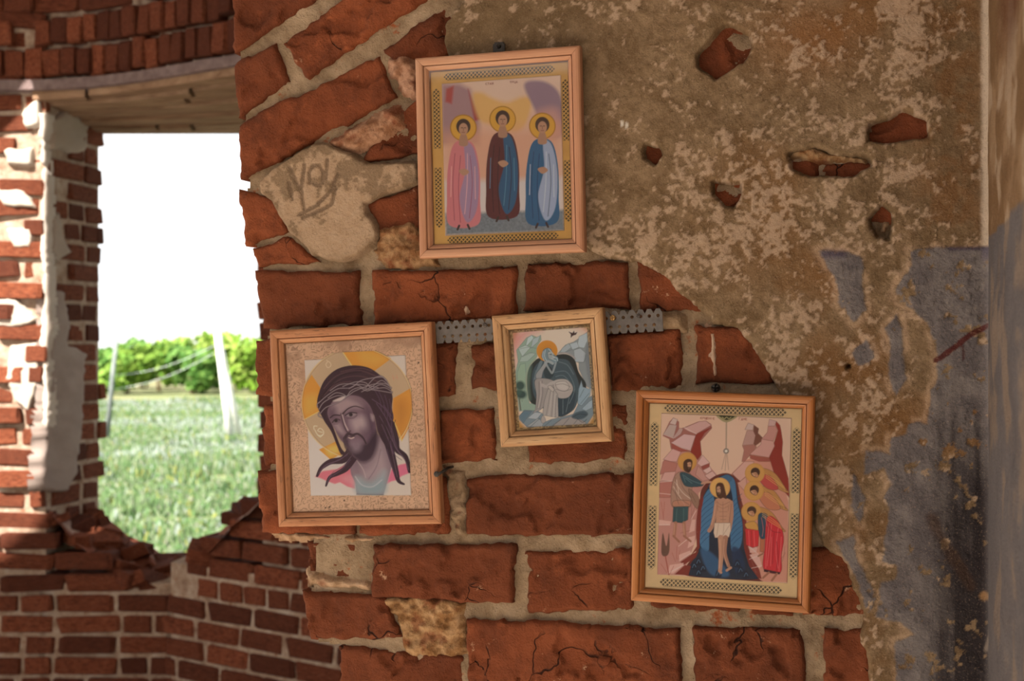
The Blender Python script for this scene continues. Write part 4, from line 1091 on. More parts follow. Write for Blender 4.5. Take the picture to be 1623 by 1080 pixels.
    p.lines([[(392, 652), (345, 690), (280, 715), (245, 755)], [(402, 670), (360, 720), (310, 752), (284, 800)], [(590, 540), (605, 620), (650, 680), (672, 735)], [(575, 580), (600, 680), (618, 770)], [(600, 560), (612, 630), (655, 690)]], (108, 84, 100), 1.0, .8)
    p.lines([[(520, 420), (560, 480), (590, 540)], [(500, 400), (555, 440), (592, 500)], [(535, 480), (570, 540), (596, 600)], [(545, 520), (575, 590), (600, 660)], [(556, 430), (590, 480)]], (102, 76, 98), 1.2, .8)
    p.lines([[(270, 350), (330, 290), (430, 262), (520, 290)], [(290, 360), (350, 305), (440, 290), (540, 320)], [(262, 390), (330, 330), (400, 315)], [(350, 270), (440, 252), (500, 265)]], (96, 64, 72), 1.3, .7)
    p.lines([[(600, 470), (592, 520), (604, 580), (620, 640)], [(582, 400), (590, 450), (584, 500)], [(560, 380), (576, 440), (572, 500), (590, 560)], [(530, 360), (556, 420), (560, 480)], [(505, 345), (535, 400), (545, 460)], [(586, 600), (604, 660), (640, 690)], [(570, 640), (590, 710), (606, 760)], [(380, 668), (330, 694), (270, 730)], [(396, 690), (350, 740), (300, 772)]], (92, 66, 92), 1.0, .75)
    p.lines([[(610, 500), (600, 540), (612, 600)], [(552, 500), (575, 570), (585, 640)], [(300, 330), (360, 285), (450, 270)], [(256, 400), (290, 350), (340, 315)]], (34, 18, 30), 1.4, .7)
    # face
    p.blob([(288, 452), (318, 408), (380, 384), (440, 388), (485, 425), (508, 480), (520, 545), (514, 620), (490, 680), (450, 696), (410, 676), (375, 625), (345, 588), (318, 540), (292, 490)], (118, 90, 102))
    p.blob([(320, 420), (390, 395), (440, 410), (450, 440), (400, 440), (350, 470), (320, 460)], (164, 136, 138), .9, 5)
    p.blob([(400, 500), (450, 480), (480, 500), (478, 540), (440, 560), (410, 545)], (176, 150, 152), .9, 6); p.blob([(320, 520), (345, 520), (365, 560), (345, 570)], (166, 140, 144), .85, 4)
    p.blob([(478, 440), (510, 500), (520, 570), (500, 620), (480, 560), (470, 480)], (74, 50, 70), .85, 7)
    p.blob([(492, 470), (508, 480), (506, 505), (496, 495)], (172, 146, 146), .8, 2)
    p.blob([(292, 470), (312, 440), (330, 450), (318, 500), (300, 490)], (92, 68, 82), .7, 5); p.blob([(355, 480), (372, 470), (376, 530), (366, 540)], (96, 70, 84), .6, 3)
    p.blob([(440, 540), (480, 545), (500, 590), (470, 610), (440, 590)], (104, 78, 92), .7, 6); p.blob([(330, 560), (350, 565), (366, 590), (352, 596)], (96, 70, 86), .8, 4)
    p.blob([(395, 396), (430, 392), (470, 425), (488, 470), (470, 470), (440, 430)], (104, 78, 90), .6, 6)
    # beard
    p.blob([(366, 600), (380, 588), (400, 620), (430, 610), (470, 610), (500, 570), (524, 550), (524, 620), (500, 680), (462, 702), (425, 690), (392, 655)], (54, 35, 52), .95, 4)
    p.blob([(395, 610), (430, 596), (450, 612), (440, 645), (410, 650)], (136, 112, 122), .9, 5); p.line([(368, 588), (385, 566), (405, 572), (430, 566), (455, 584), (470, 612)], (58, 40, 50), 5, .95, True, 2.5)
    p.line([(366, 590), (374, 630), (396, 662)], (70, 50, 62), 4, .8)
    p.line([(388, 583), (400, 588), (412, 583)], (196, 166, 160), 2.2, .9); p.line([(386, 580), (400, 581), (414, 578)], (60, 40, 46), 1.2)
    # nose, brows, eyes
    p.line([(350, 470), (360, 510), (374, 548), (386, 560), (396, 552)], (70, 48, 58), 1.6, .9); p.line([(357, 475), (368, 515), (384, 548)], (190, 164, 162), 2.2, .85); p.line([(352, 478), (362, 515)], (84, 60, 70), 2.4, .6)
    p.line([(360, 470), (385, 446), (420, 434), (460, 446)], (54, 36, 46), 2.6, .95, True, 1.2); p.line([(300, 490), (318, 477), (345, 478)], (54, 36, 46), 2.2, .95)
    p.blob([(372, 478), (398, 463), (428, 466), (420, 484), (394, 490)], (104, 80, 90), .9, 2); p.blob([(376, 478), (400, 468), (424, 470), (412, 482), (390, 485)], (150, 126, 130), .8, 1); p.disc(398, 474, 9, (44, 30, 38)); p.line([(372, 478), (396, 464), (426, 467)], (46, 30, 40), 1.5)
    p.blob([(310, 512), (326, 494), (345, 500), (336, 514)], (104, 80, 90), .9, 2); p.disc(327, 503, 8, (44, 30, 38)); p.line([(310, 512), (326, 495), (346, 500)], (46, 30, 40), 1.3)
    p.line([(380, 492), (410, 492), (428, 478)], (84, 60, 72), 1.0, .7); p.line([(316, 520), (335, 520)], (84, 60, 72), 1.0, .7)
    # twisted thorns
    tw = [[(246, 450), (270, 415), (330, 385), (380, 385), (420, 360), (500, 330), (560, 325), (592, 345)], [(244, 420), (290, 380), (340, 350), (400, 345), (450, 310), (530, 295), (560, 300), (580, 330)],
          [(252, 470), (280, 440), (340, 415), (372, 385), (330, 370), (290, 395)], [(330, 408), (372, 395), (400, 360), (440, 345), (480, 360), (540, 330), (590, 350)], [(360, 340), (420, 318), (470, 322), (500, 350), (560, 345), (596, 365)],
          [(300, 360), (350, 330), (420, 330), (470, 350), (540, 360), (595, 370)], [(470, 345), (510, 300), (545, 290), (566, 310)], [(450, 365), (500, 340), (545, 310), (580, 335)], [(390, 350), (430, 330), (480, 335), (530, 345)],
          [(240, 440), (238, 425), (248, 415)], [(246, 465), (244, 480), (262, 490)]]
    p.lines(tw, (66, 46, 52), 2.6, .6); p.lines(tw, (150, 132, 136), 1.15, .85)
    p.blob([(312, 410), (350, 392), (372, 388), (350, 408)], (206, 184, 176), .85, 1)
    # letters in the halo
    p.lines([[(288, 222), (280, 236), (290, 250), (304, 240), (300, 226), (284, 216)]], (216, 192, 166), 1.1, .8)
    p.lines([[(222, 545), (222, 530), (236, 530)], [(226, 548), (240, 572), (262, 574), (268, 556), (252, 540), (240, 552), (262, 560)], [(240, 572), (252, 582), (262, 570)]], (226, 206, 180), 1.2, .9)
    p.lines([[(598, 285), (604, 310)], [(616, 282), (622, 306)], [(600, 300), (620, 294)]], (196, 130, 110), 1.0, .6)
    return p.C.reshape(PX.shape + (3,))
PB = [(479.3, 571.7), (639, 563.3), (647.7, 786), (488.3, 787.3)]
x0, x1, z0, z1 = rect_of(HiB, PB); HXc, HYc = 420 + 428 / 3, 500 + 420 / 3
def keep_b(PX, PY): return np.minimum(sdf(PB, PX, PY), np.hypot(PX - HXc, PY - HYc) - 88.8)
sheet('picture_panel', x0 - .010, x1 + .006, z0 - .002, z1 + .007, STEP, -.0048, HB, draw_b, M['print'], oB, keep_b)
# ---- picture with the man standing in the river
WOOD_D = wood_material('varnished_orange_wood', L4(168, 96, 44), L4(192, 116, 56), L4(206, 132, 70), (1.2, 16, 16), .0, .4, .4, k=.50)
CD = [(1007.6, 618.3), (1292, 629), (1283.8, 973.7), (999.9, 952.6)]
rD, HD, HiD, ixD, izD = framed('framed_picture', CD, .017, .0142, WOOD_D, 'framed picture in varnished orange wood, a man standing in a dark blue river')
PD = [(1046.3, 655.2), (1253.2, 664), (1248, 927.2), (1040, 913.2)]
RD = rect_of(HiD, PD)
oD = sheet('ornament_border', -ixD, ixD, -izD, izD, STEP, -.0034, HD, lattice_border((186, 154, 116), (204, 170, 122), (44, 34, 28), RD, ixD, izD), M['foil'], rD)
def draw_d(PX, PY, X, Z):
    p = Paint(PX, PY, (204, 168, 146))
    p.frame(1040, 650, 7.718)
    rose, lite, red, dk = (178, 124, 114), (206, 172, 166), (134, 42, 34), (96, 40, 34)
    p.frame(990, 600, 2.842)
    # ground and cliffs as large masses
    p.poly([(165, 380), (210, 330), (300, 330), (345, 360), (415, 440), (330, 520), (330, 700), (270, 860), (240, 890), (142, 888), (150, 600)], rose)
    p.poly([(470, 440), (540, 370), (640, 350), (700, 400), (735, 560), (735, 925), (600, 920), (520, 760), (520, 560)], (190, 132, 114))
    p.frame(1040, 650, 7.718)
    p.ol = (120, 66, 58)
    p.poly([(70, 320), (150, 360), (170, 480), (290, 510), (420, 520), (500, 620), (545, 560), (530, 390), (670, 230), (660, 180), (600, 140), (500, 150), (330, 220), (265, 240), (265, 150), (200, 98), (150, 150)], (152, 92, 84))
    p.poly([(475, 300), (670, 215), (580, 290), (525, 390), (545, 550), (495, 612), (410, 520), (440, 440)], red)
    p.poly([(320, 230), (520, 145), (600, 140), (665, 190), (480, 300), (390, 270)], (190, 146, 140)); p.poly([(175, 405), (330, 300), (470, 320), (410, 500), (300, 470)], (196, 158, 156)); p.poly([(75, 300), (150, 180), (240, 190), (200, 350)], (176, 150, 142))
    p.poly([(150, 170), (195, 100), (250, 120), (225, 190)], (190, 164, 156)); p.poly([(245, 270), (270, 225), (320, 235), (290, 300), (215, 355), (190, 345)], (174, 140, 134)); p.poly([(180, 410), (300, 470), (410, 500), (290, 520), (180, 480)], (150, 74, 66))
    p.poly([(75, 610), (190, 480), (290, 520), (240, 640), (160, 635)], (196, 150, 144)); p.poly([(85, 620), (250, 660), (220, 760), (100, 770), (30, 800)], (170, 108, 98)); p.poly([(45, 865), (90, 770), (230, 760), (190, 880)], (196, 150, 142)); p.poly([(25, 880), (190, 880), (160, 1080), (20, 1080)], (166, 104, 94))
    p.poly([(490, 660), (560, 560), (645, 655), (540, 700)], (200, 160, 154)); p.poly([(540, 700), (645, 660), (640, 700), (560, 740)], (140, 70, 62)); p.poly([(560, 750), (650, 700), (670, 750), (610, 790)], (202, 166, 158)); p.poly([(580, 810), (680, 755), (725, 810), (640, 860)], (198, 158, 150)); p.poly([(500, 690), (560, 750), (600, 830), (640, 860), (560, 880), (470, 800)], (184, 134, 124))
    p.lines([[(330, 215), (480, 300)], [(180, 405), (300, 470), (410, 500)], [(80, 305), (200, 350)], [(50, 866), (190, 878)]], (214, 190, 180), .7, .8)
    # right cliffs
    p.frame(1140, 650, 7.718)
    p.poly([(690, 145), (735, 195), (750, 260), (770, 400), (760, 560), (800, 700), (840, 850), (850, 1080), (700, 900), (620, 640), (600, 600), (660, 420), (710, 260), (680, 190)], red)
    p.poly([(415, 190), (475, 235), (465, 290), (520, 345), (510, 390), (430, 450), (400, 400)], (112, 66, 54)); p.poly([(345, 165), (415, 190), (400, 255), (305, 245)], (188, 160, 152)); p.poly([(330, 260), (405, 258), (435, 320), (410, 430), (275, 440)], (172, 132, 122))
    p.poly([(275, 445), (410, 432), (450, 460), (370, 560), (300, 640), (268, 640), (295, 500)], (160, 104, 92)); p.poly([(605, 120), (690, 145), (670, 205), (590, 205)], (186, 148, 142)); p.poly([(590, 205), (680, 205), (705, 265), (655, 390), (510, 365), (580, 280)], (180, 126, 116)); p.poly([(510, 365), (655, 390), (670, 450), (600, 590), (365, 550), (500, 430)], (192, 142, 132)); p.poly([(365, 555), (600, 595), (620, 640), (480, 640), (370, 600)], (150, 78, 66))
    p.poly([(150, 790), (300, 640), (420, 640), (340, 800), (230, 900)], (196, 150, 138)); p.poly([(215, 905), (320, 830), (330, 960), (300, 1000)], (192, 144, 130)); p.poly([(150, 790), (250, 885), (200, 900)], (110, 44, 38))
    p.ol = None
    # river
    p.frame(990, 600, 2.842)
    p.blob([(345, 500), (400, 445), (460, 430), (500, 460), (520, 540), (545, 640), (550, 780), (600, 900), (618, 920), (520, 915), (280, 895), (275, 850), (320, 780), (330, 640), (335, 560)], dk)
    p.blob([(350, 540), (390, 470), (450, 436), (492, 460), (510, 560), (530, 650), (535, 760), (560, 850), (590, 910), (290, 892), (295, 840), (330, 780), (335, 640)], (30, 40, 58))
    p.blob([(345, 560), (385, 500), (405, 600), (380, 700), (375, 780), (340, 760), (335, 680)], (66, 108, 142)); p.blob([(455, 440), (492, 462), (505, 560), (528, 660), (520, 760), (480, 780), (475, 660), (485, 560), (470, 480)], (62, 104, 138))
    p.blob([(380, 480), (450, 438), (480, 450), (470, 470), (420, 460), (390, 500)], (54, 92, 122)); p.blob([(340, 770), (400, 800), (470, 890), (400, 895), (360, 850)], (50, 88, 124), .8, 2); p.blob([(480, 770), (520, 780), (540, 860), (500, 880)], (28, 48, 78), .9, 2)
    for k_ in range(9):
        y = 560 + k_ * 24; p.line([(340, y), (362, y - 24), (398, y - 52)], (26, 52, 82), .9, .7)
        p.line([(478, y + 10), (500, y - 16), (525, y - 36)], (26, 52, 82), .9, .7)
    for x, y in [(310, 850), (330, 830), (350, 860), (505, 840), (520, 870), (545, 890), (330, 880), (420, 885)]: p.blob([(x - 14, y + 14), (x - 6, y - 16), (x + 8, y - 12), (x + 14, y + 14)], (22, 30, 48), .9, 1); p.line([(x - 8, y + 8), (x, y - 8), (x + 8, y + 4)], (84, 116, 148), .8, .8)
    # broken banks on both sides of the water
    for P in [[(345, 520), (330, 560), (320, 640), (318, 700), (340, 690), (342, 600), (352, 550)], [(318, 700), (338, 690), (334, 770), (296, 800), (322, 760)], [(330, 782), (300, 796), (248, 832), (262, 846), (318, 812)], [(268, 846), (222, 888), (284, 893), (296, 850)],
              [(520, 545), (545, 640), (548, 700), (534, 690), (526, 620)], [(540, 700), (556, 770), (590, 830), (606, 870), (616, 910), (600, 905), (560, 850), (536, 770)]]: p.poly(P, (118, 44, 38))
    for P in [[(300, 640), (316, 640), (312, 690), (286, 700)], [(290, 720), (314, 712), (312, 752), (280, 770)], [(240, 800), (292, 780), (296, 792), (244, 826)], [(200, 846), (262, 836), (262, 846), (216, 884), (190, 884)], [(150, 640), (206, 648), (200, 664), (148, 664)], [(560, 800), (600, 790), (616, 850), (604, 862)], [(556, 730), (596, 770), (590, 790), (562, 790)]]: p.poly(P, (202, 158, 148))
    p.lines([[(150, 470), (205, 466)], [(150, 520), (204, 526)], [(148, 664), (200, 664)], [(296, 640), (318, 600)], [(244, 826), (296, 792)], [(190, 884), (262, 846)], [(240, 760), (290, 720)], [(560, 820), (610, 800)], [(570, 860), (616, 850)], [(556, 760), (592, 790)]], (224, 196, 186), .8, .8)
    p.lines([[(300, 560), (296, 640)], [(320, 560), (300, 620)], [(250, 700), (290, 690)], [(560, 800), (590, 880)], [(700, 820), (716, 800), (720, 760)], [(708, 830), (722, 790)]], (140, 84, 76), .8, .7)
    # sky emblem and ray
    p.blob([(412, 166), (430, 190), (455, 200), (482, 190), (500, 172)], (150, 132, 96)); p.blob([(424, 168), (440, 184), (456, 190), (476, 184), (490, 172)], (60, 56, 36)); p.lines([[(436, 176), (446, 184), (456, 176), (466, 184), (476, 176)]], (176, 160, 110), .8)
    p.line([(455, 200), (454, 330)], (150, 124, 106), 2.2, .9, False); p.disc(454, 330, 13, (128, 112, 104)); p.disc(454, 330, 6, (214, 196, 184)); p.lines([[(450, 345), (434, 412)], [(454, 345), (450, 418)], [(458, 345), (465, 414)]], (156, 122, 104), 1.0, .9)
    p.ol = (70, 40, 34)
    # baptist
    gold = (190, 136, 72)
    p.disc(278, 378, 43, gold); p.disc(278, 378, 43, (150, 96, 44), .25, 1); p.disc(278, 378, 39, gold)
    p.blob([(215, 460), (240, 425), (290, 430), (300, 480), (295, 560), (285, 585), (215, 585), (205, 530)], (158, 120, 104)); p.blob([(245, 430), (280, 430), (345, 470), (345, 488), (290, 492), (262, 480)], (42, 68, 78)); p.line([(345, 476), (380, 470), (408, 482)], (178, 130, 108), 3.4)
    p.lines([[(222, 470), (260, 520), (300, 550)], [(216, 490), (250, 545), (270, 580)], [(230, 460), (240, 520)]], (206, 182, 166), 1.1, .8); p.blob([(285, 500), (330, 540), (325, 590), (300, 560)], (140, 104, 88)); p.blob([(220, 555), (290, 555), (284, 582), (218, 582)], (176, 118, 96), .8, 2)
    p.poly([(216, 582), (284, 580), (282, 640), (255, 655), (212, 650)], (44, 72, 78)); p.lines([[(232, 590), (228, 645)], [(262, 590), (262, 645)]], (84, 112, 116), 1, .7)
    p.line([(226, 655), (220, 712)], (160, 108, 88), 5); p.line([(264, 655), (268, 712)], (160, 108, 88), 5); p.line([(216, 714), (242, 740)], (150, 98, 80), 3.4); p.line([(264, 714), (294, 738)], (150, 98, 80), 3.4)
    p.blob([(262, 410), (262, 380), (280, 366), (300, 374), (296, 410), (286, 426), (272, 422)], (70, 42, 30)); p.blob([(278, 384), (294, 380), (296, 398), (284, 412)], (182, 132, 104))
    # christ figure
    p.disc(426, 496, 46, (196, 140, 78)); p.disc(426, 496, 42, (206, 156, 92))
    skin, sh = (178, 130, 106), (126, 82, 66)
    p.blob([(404, 560), (412, 545), (440, 540), (476, 552), (482, 580), (470, 640), (472, 690), (404, 690), (408, 640)], skin); p.line([(410, 560), (402, 620), (390, 670), (378, 690)], (170, 122, 100), 6); p.line([(478, 562), (480, 620), (470, 690)], (170, 122, 100), 5.5)
    p.lines([[(420, 580), (440, 590), (462, 580)], [(440, 560), (440, 650)], [(424, 605), (458, 605)], [(426, 625), (456, 625)]], sh, .8, .6); p.line([(478, 570), (470, 640), (468, 690)], sh, 1, .7)
    p.poly([(402, 655), (474, 655), (476, 690), (468, 720), (404, 722), (398, 700)], (204, 178, 158)); p.lines([[(420, 660), (412, 715)], [(445, 660), (440, 715)], [(470, 665), (440, 712)]], (160, 126, 108), .9, .7)
    p.line([(430, 722), (432, 800), (428, 868)], skin, 9, 1, True, 6); p.line([(452, 722), (448, 790), (466, 850)], (160, 112, 92), 8, 1, True, 5); p.line([(424, 872), (432, 880)], skin, 4); p.line([(458, 870), (476, 858)], skin, 4)
    p.blob([(408, 490), (420, 474), (440, 478), (450, 510), (456, 545), (440, 540), (428, 545), (412, 530)], (72, 40, 30)); p.blob([(412, 494), (426, 490), (430, 515), (422, 528), (414, 520)], (184, 138, 112))
    # attendants
    for hx, hy in [(584, 430), (580, 510), (568, 605)]:
        p.blob([(hx + 30, hy - 20), (hx + 90, hy), (hx + 140, hy + 70), (hx + 155, hy + 90), (hx + 120, hy + 80), (hx + 60, hy + 40)], (176, 124, 72)); p.lines([[(hx + 60, hy + 20), (hx + 110, hy + 60), (hx + 145, hy + 80)], [(hx + 70, hy + 34), (hx + 130, hy + 76)]], (96, 60, 40), .9, .8)
    p.blob([(600, 450), (650, 440), (690, 500), (640, 500)], (176, 70, 66)); p.blob([(600, 530), (650, 520), (700, 590), (640, 590)], (182, 112, 84))
    for hx, hy in [(584, 430), (580, 510), (568, 605)]:
        p.disc(hx, hy, 45, (184, 132, 70)); p.disc(hx, hy, 41, (192, 140, 78)); p.disc(hx + 2, hy - 4, 21, (66, 40, 32)); p.blob([(hx - 14, hy + 2), (hx + 6, hy - 4), (hx + 16, hy + 14), (hx + 2, hy + 20)], (180, 128, 100))
    p.blob([(540, 660), (585, 650), (600, 690), (560, 690)], (190, 138, 72)); p.poly([(540, 680), (605, 690), (600, 760), (575, 768), (545, 755)], (190, 44, 52)); p.poly([(610, 690), (630, 690), (625, 790), (608, 785)], (168, 98, 70))
    p.blob([(600, 620), (640, 618), (650, 680), (630, 725), (606, 715)], (42, 66, 84)); p.blob([(640, 630), (690, 650), (715, 720), (705, 800), (700, 880), (625, 865), (630, 760)], (188, 42, 54)); p.lines([[(660, 660), (650, 760), (640, 850)], [(690, 680), (680, 780), (690, 860)]], (216, 104, 108), 1.1, .7); p.lines([[(645, 650), (638, 720)], [(672, 700), (664, 840)]], (122, 26, 38), 1.0, .7)
    p.poly([(626, 865), (700, 880), (696, 888), (626, 876)], (60, 30, 40)); p.line([(648, 880), (622, 904)], (150, 98, 78), 3.4); p.line([(684, 886), (662, 916)], (150, 98, 78), 3.6); p.line([(620, 795), (600, 806)], (140, 90, 72), 2.6)
    p.ol = None
    for hx, hy in [(584, 430), (580, 510), (568, 605)]:
        p.lines([[(hx - 16, hy - 6), (hx - 4, hy - 16), (hx + 14, hy - 14)], [(hx - 10, hy + 4), (hx - 4, hy + 6)], [(hx + 2, hy + 3), (hx + 8, hy + 6)], [(hx - 4, hy + 14), (hx + 4, hy + 15)]], (40, 24, 20), .7, .8); p.line([(hx - 12, hy + 2), (hx - 2, hy + 12)], (214, 172, 140), 1.2, .7)
        p.lines([[(hx + 50, hy + 4 + q * 8), (hx + 92, hy + 30 + q * 10), (hx + 132 + q * 3, hy + 62 + q * 8)] for q in range(3)], (214, 166, 96), .8, .7)
    p.lines([[(276, 390), (282, 391)], [(288, 388), (294, 389)], [(282, 404), (292, 404)]], (40, 24, 20), .8, .9); p.lines([[(414, 503), (419, 504)], [(424, 500), (429, 501)], [(416, 520), (424, 520)]], (40, 24, 20), .8, .9); p.blob([(274, 402), (294, 404), (290, 424), (278, 424)], (58, 34, 26), .8, 1); p.blob([(412, 518), (426, 518), (422, 536), (414, 534)], (60, 34, 26), .8, 1)
    p.lines([[(264, 440), (296, 462), (338, 478)], [(270, 452), (300, 476)], [(258, 436), (270, 470)]], (96, 126, 134), .9, .7); p.lines([[(210, 500), (240, 540), (286, 572)], [(224, 450), (226, 520), (240, 570)], [(244, 452), (262, 500), (300, 540)], [(296, 520), (316, 560)]], (96, 68, 60), .8, .7)
    p.lines([[(222, 660), (218, 708)], [(262, 660), (265, 708)], [(426, 730), (428, 800), (424, 860)], [(446, 730), (444, 790), (460, 846)], [(406, 570), (400, 620), (388, 664)]], (214, 170, 142), .9, .6); p.lines([[(412, 560), (436, 574), (470, 560)], [(416, 574), (416, 600)], [(466, 574), (464, 600)], [(430, 640), (452, 640)]], (112, 70, 58), .8, .6)
    p.lines([[(648, 660), (642, 720), (636, 800), (634, 860)], [(704, 720), (700, 800), (694, 874)], [(660, 720), (656, 850)], [(556, 690), (560, 760)], [(580, 692), (584, 762)], [(614, 632), (622, 680), (618, 716)], [(630, 626), (640, 670)]], (236, 128, 126), .8, .55); p.lines([[(636, 640), (660, 690), (700, 700)], [(682, 740), (690, 800), (682, 870)], [(568, 692), (572, 764)]], (110, 22, 34), .9, .7)
    # herbs
    p.blob([(162, 790), (168, 700), (184, 760), (196, 700), (198, 780), (182, 806)], (98, 68, 58)); p.lines([[(180, 806), (196, 890)]], (150, 70, 60), 1.6); p.lines([[(210, 790), (226, 830)], [(232, 760), (230, 820)], [(246, 780), (236, 820)], [(160, 840), (190, 886)], [(218, 850), (200, 886)], [(160, 560), (172, 640)], [(176, 560), (170, 630)]], (160, 86, 76), 1.0, .7)
    write(p, 'КРЩЕНІЕ', 990 + 338 / 2.842, 600 + 176 / 2.842, .72, (140, 52, 40), .75, .04); write(p, 'ГДНЕ', 990 + 512 / 2.842, 600 + 180 / 2.842, .75, (140, 52, 40), .75, .04)
    return p.C.reshape(PX.shape + (3,))
sheet('picture_panel', RD[0], RD[1], RD[2], RD[3], STEP, -.0052, HD, draw_d, M['print'], oD)

# ---- small picture with the seated old man
WOOD_C = wood_material('pale_weathered_pine', L4(178, 128, 86), L4(206, 158, 112), L4(220, 178, 134), (1.6, 16, 16), .7, k=.52)
CC = [(779.3, 500.4), (954.4, 487.8), (971.8, 700), (793.3, 709.6)]
rC, HC, HiC, ixC, izC = framed('framed_picture', CC, .012, .0178, WOOD_C, 'smallest framed picture, a grey-robed old man sitting in a cave')
def draw_c(PX, PY, X, Z):
    p = Paint(PX, PY, (176, 128, 72)); p.frame(800, 510, 6.0)
    n = fbm(PX, PY, 4, 2, 831).ravel(); p.C = p.C * (.8 + .4 * n)[:, None]
    oct_ = [(120, 90), (170, 62), (700, 40), (770, 90), (820, 200), (838, 700), (836, 880), (770, 985), (190, 1010), (120, 930), (50, 300)]
    p.poly(oct_, (206, 186, 170), 1, 4)
    p.poly([(60, 110), (200, 60), (330, 70), (200, 130), (110, 260), (70, 400), (50, 300)], (204, 130, 128), .8, 9); p.poly([(640, 45), (760, 80), (820, 200), (780, 210), (740, 90)], (206, 150, 140), .7, 7)
    p.ol = (98, 108, 110)
    # cliffs
    p.poly([(85, 480), (110, 370), (95, 265), (190, 150), (240, 125), (300, 150), (325, 125), (330, 170), (290, 230), (290, 330), (230, 400), (180, 560), (220, 780), (290, 760), (270, 850), (120, 850), (90, 600)], (138, 158, 144))
    p.poly([(200, 150), (240, 125), (262, 155), (180, 240)], (176, 188, 186)); p.poly([(110, 250), (180, 220), (230, 240), (150, 330)], (170, 182, 178)); p.poly([(250, 160), (320, 130), (300, 190), (230, 250)], (160, 172, 174)); p.poly([(140, 330), (220, 290), (280, 300), (200, 375), (120, 380)], (158, 172, 164)); p.poly([(100, 480), (130, 400), (180, 390), (190, 560), (150, 760), (110, 700)], (146, 168, 146), .8, 3)
    p.poly([(490, 300), (560, 220), (640, 190), (730, 130), (765, 100), (775, 190), (815, 240), (825, 640), (770, 620), (690, 450), (690, 390), (640, 330), (560, 290)], (134, 138, 142))
    p.poly([(690, 140), (765, 105), (770, 180), (740, 250), (670, 240)], (172, 180, 184)); p.poly([(640, 270), (700, 250), (760, 300), (735, 385), (650, 380)], (164, 170, 174)); p.poly([(530, 250), (590, 205), (620, 240), (560, 290), (510, 290)], (156, 164, 168)); p.poly([(600, 210), (670, 190), (690, 240), (630, 270)], (168, 176, 180)); p.poly([(770, 210), (815, 250), (822, 620), (800, 600), (750, 330)], (106, 112, 118), .8, 4)
    p.lines([[(110, 260), (200, 240), (280, 250)], [(150, 330), (240, 290)], [(650, 380), (735, 385), (760, 310)], [(560, 285), (640, 260), (700, 250)]], (88, 98, 100), .7, .6)
    p.ol = None
    # cave
    p.blob([(215, 740), (195, 560), (220, 430), (290, 350), (400, 330), (490, 310), (580, 310), (650, 360), (690, 480), (760, 590), (740, 680), (660, 780), (560, 880), (300, 800)], (36, 46, 50)); p.blob([(200, 700), (190, 560), (215, 440), (240, 420), (220, 600), (230, 740)], (90, 112, 100), .8, 3)
    p.line([(280, 350), (210, 430), (185, 560), (205, 740)], (150, 160, 140), 2.4, .7); p.line([(490, 300), (590, 300), (655, 350)], (150, 140, 142), 2.6, .7)
    p.ol = (44, 54, 60)
    # halo and mantle
    p.disc(386, 275, 100, (196, 130, 52)); p.disc(390, 278, 70, (184, 118, 46), .5, 3)
    p.blob([(240, 560), (260, 440), (330, 370), (390, 400), (450, 360), (520, 350), (590, 370), (640, 450), (690, 580), (690, 700), (640, 840), (500, 905), (400, 870), (270, 720)], (62, 80, 90))
    p.blob([(500, 720), (620, 640), (660, 700), (620, 850), (500, 900)], (44, 62, 74)); p.lines([[(460, 480), (560, 470), (620, 540), (650, 650), (600, 780)], [(470, 520), (540, 510), (600, 570), (640, 660)], [(500, 380), (580, 410), (640, 500)], [(280, 460), (260, 560), (270, 640)], [(540, 740), (540, 880)], [(600, 720), (570, 860)]], (116, 132, 140), .9, .7)
    p.blob([(370, 420), (420, 430), (450, 500), (400, 545), (360, 500)], (42, 58, 66)); p.line([(330, 380), (300, 460), (280, 540)], (110, 126, 134), 5, .8)
    # robe
    robe, rl, rdk = (150, 140, 138), (186, 176, 170), (98, 92, 94)
    p.blob([(330, 430), (365, 385), (390, 400), (350, 470), (330, 540), (290, 545), (280, 500)], (148, 146, 148)); p.blob([(270, 560), (340, 535), (440, 555), (470, 600), (420, 660), (400, 760), (330, 830), (280, 835), (285, 700)], robe); p.blob([(455, 560), (560, 545), (620, 590), (635, 650), (590, 720), (500, 725), (460, 660)], (166, 154, 150))
    p.poly([(395, 640), (440, 620), (490, 690), (498, 915), (345, 890), (360, 760)], (162, 152, 148)); p.blob([(470, 580), (560, 565), (600, 620), (560, 660), (490, 640)], (188, 178, 172), .8, 4)
    p.lines([[(310, 570), (310, 700), (290, 820)], [(340, 560), (345, 680), (320, 820)], [(420, 660), (400, 780), (380, 890)], [(450, 660), (440, 800), (430, 905)], [(480, 700), (470, 820), (470, 912)], [(470, 600), (540, 590), (610, 620)], [(470, 640), (550, 660), (620, 640)]], rdk, .9, .7); p.lines([[(325, 565), (328, 690), (305, 820)], [(435, 655), (420, 790), (405, 895)], [(465, 690), (455, 820), (450, 908)], [(480, 580), (560, 575)]], rl, 1.1, .8)
    p.line([(340, 600), (380, 615), (420, 590), (455, 575)], (170, 160, 156), 5); p.blob([(395, 620), (420, 605), (455, 640), (440, 665)], (178, 166, 160))
    # head
    p.blob([(335, 330), (350, 270), (390, 248), (425, 262), (440, 300), (490, 340), (485, 380), (440, 400), (400, 385), (370, 370)], (112, 132, 142)); p.blob([(395, 290), (430, 280), (450, 320), (470, 335), (440, 360), (400, 345)], (150, 156, 158)); p.lines([[(350, 280), (345, 330), (360, 370)], [(370, 265), (362, 320), (380, 365)], [(400, 255), (420, 275), (450, 310)], [(440, 330), (480, 345), (488, 370)], [(430, 350), (470, 370)]], (196, 204, 206), 1.0, .7)
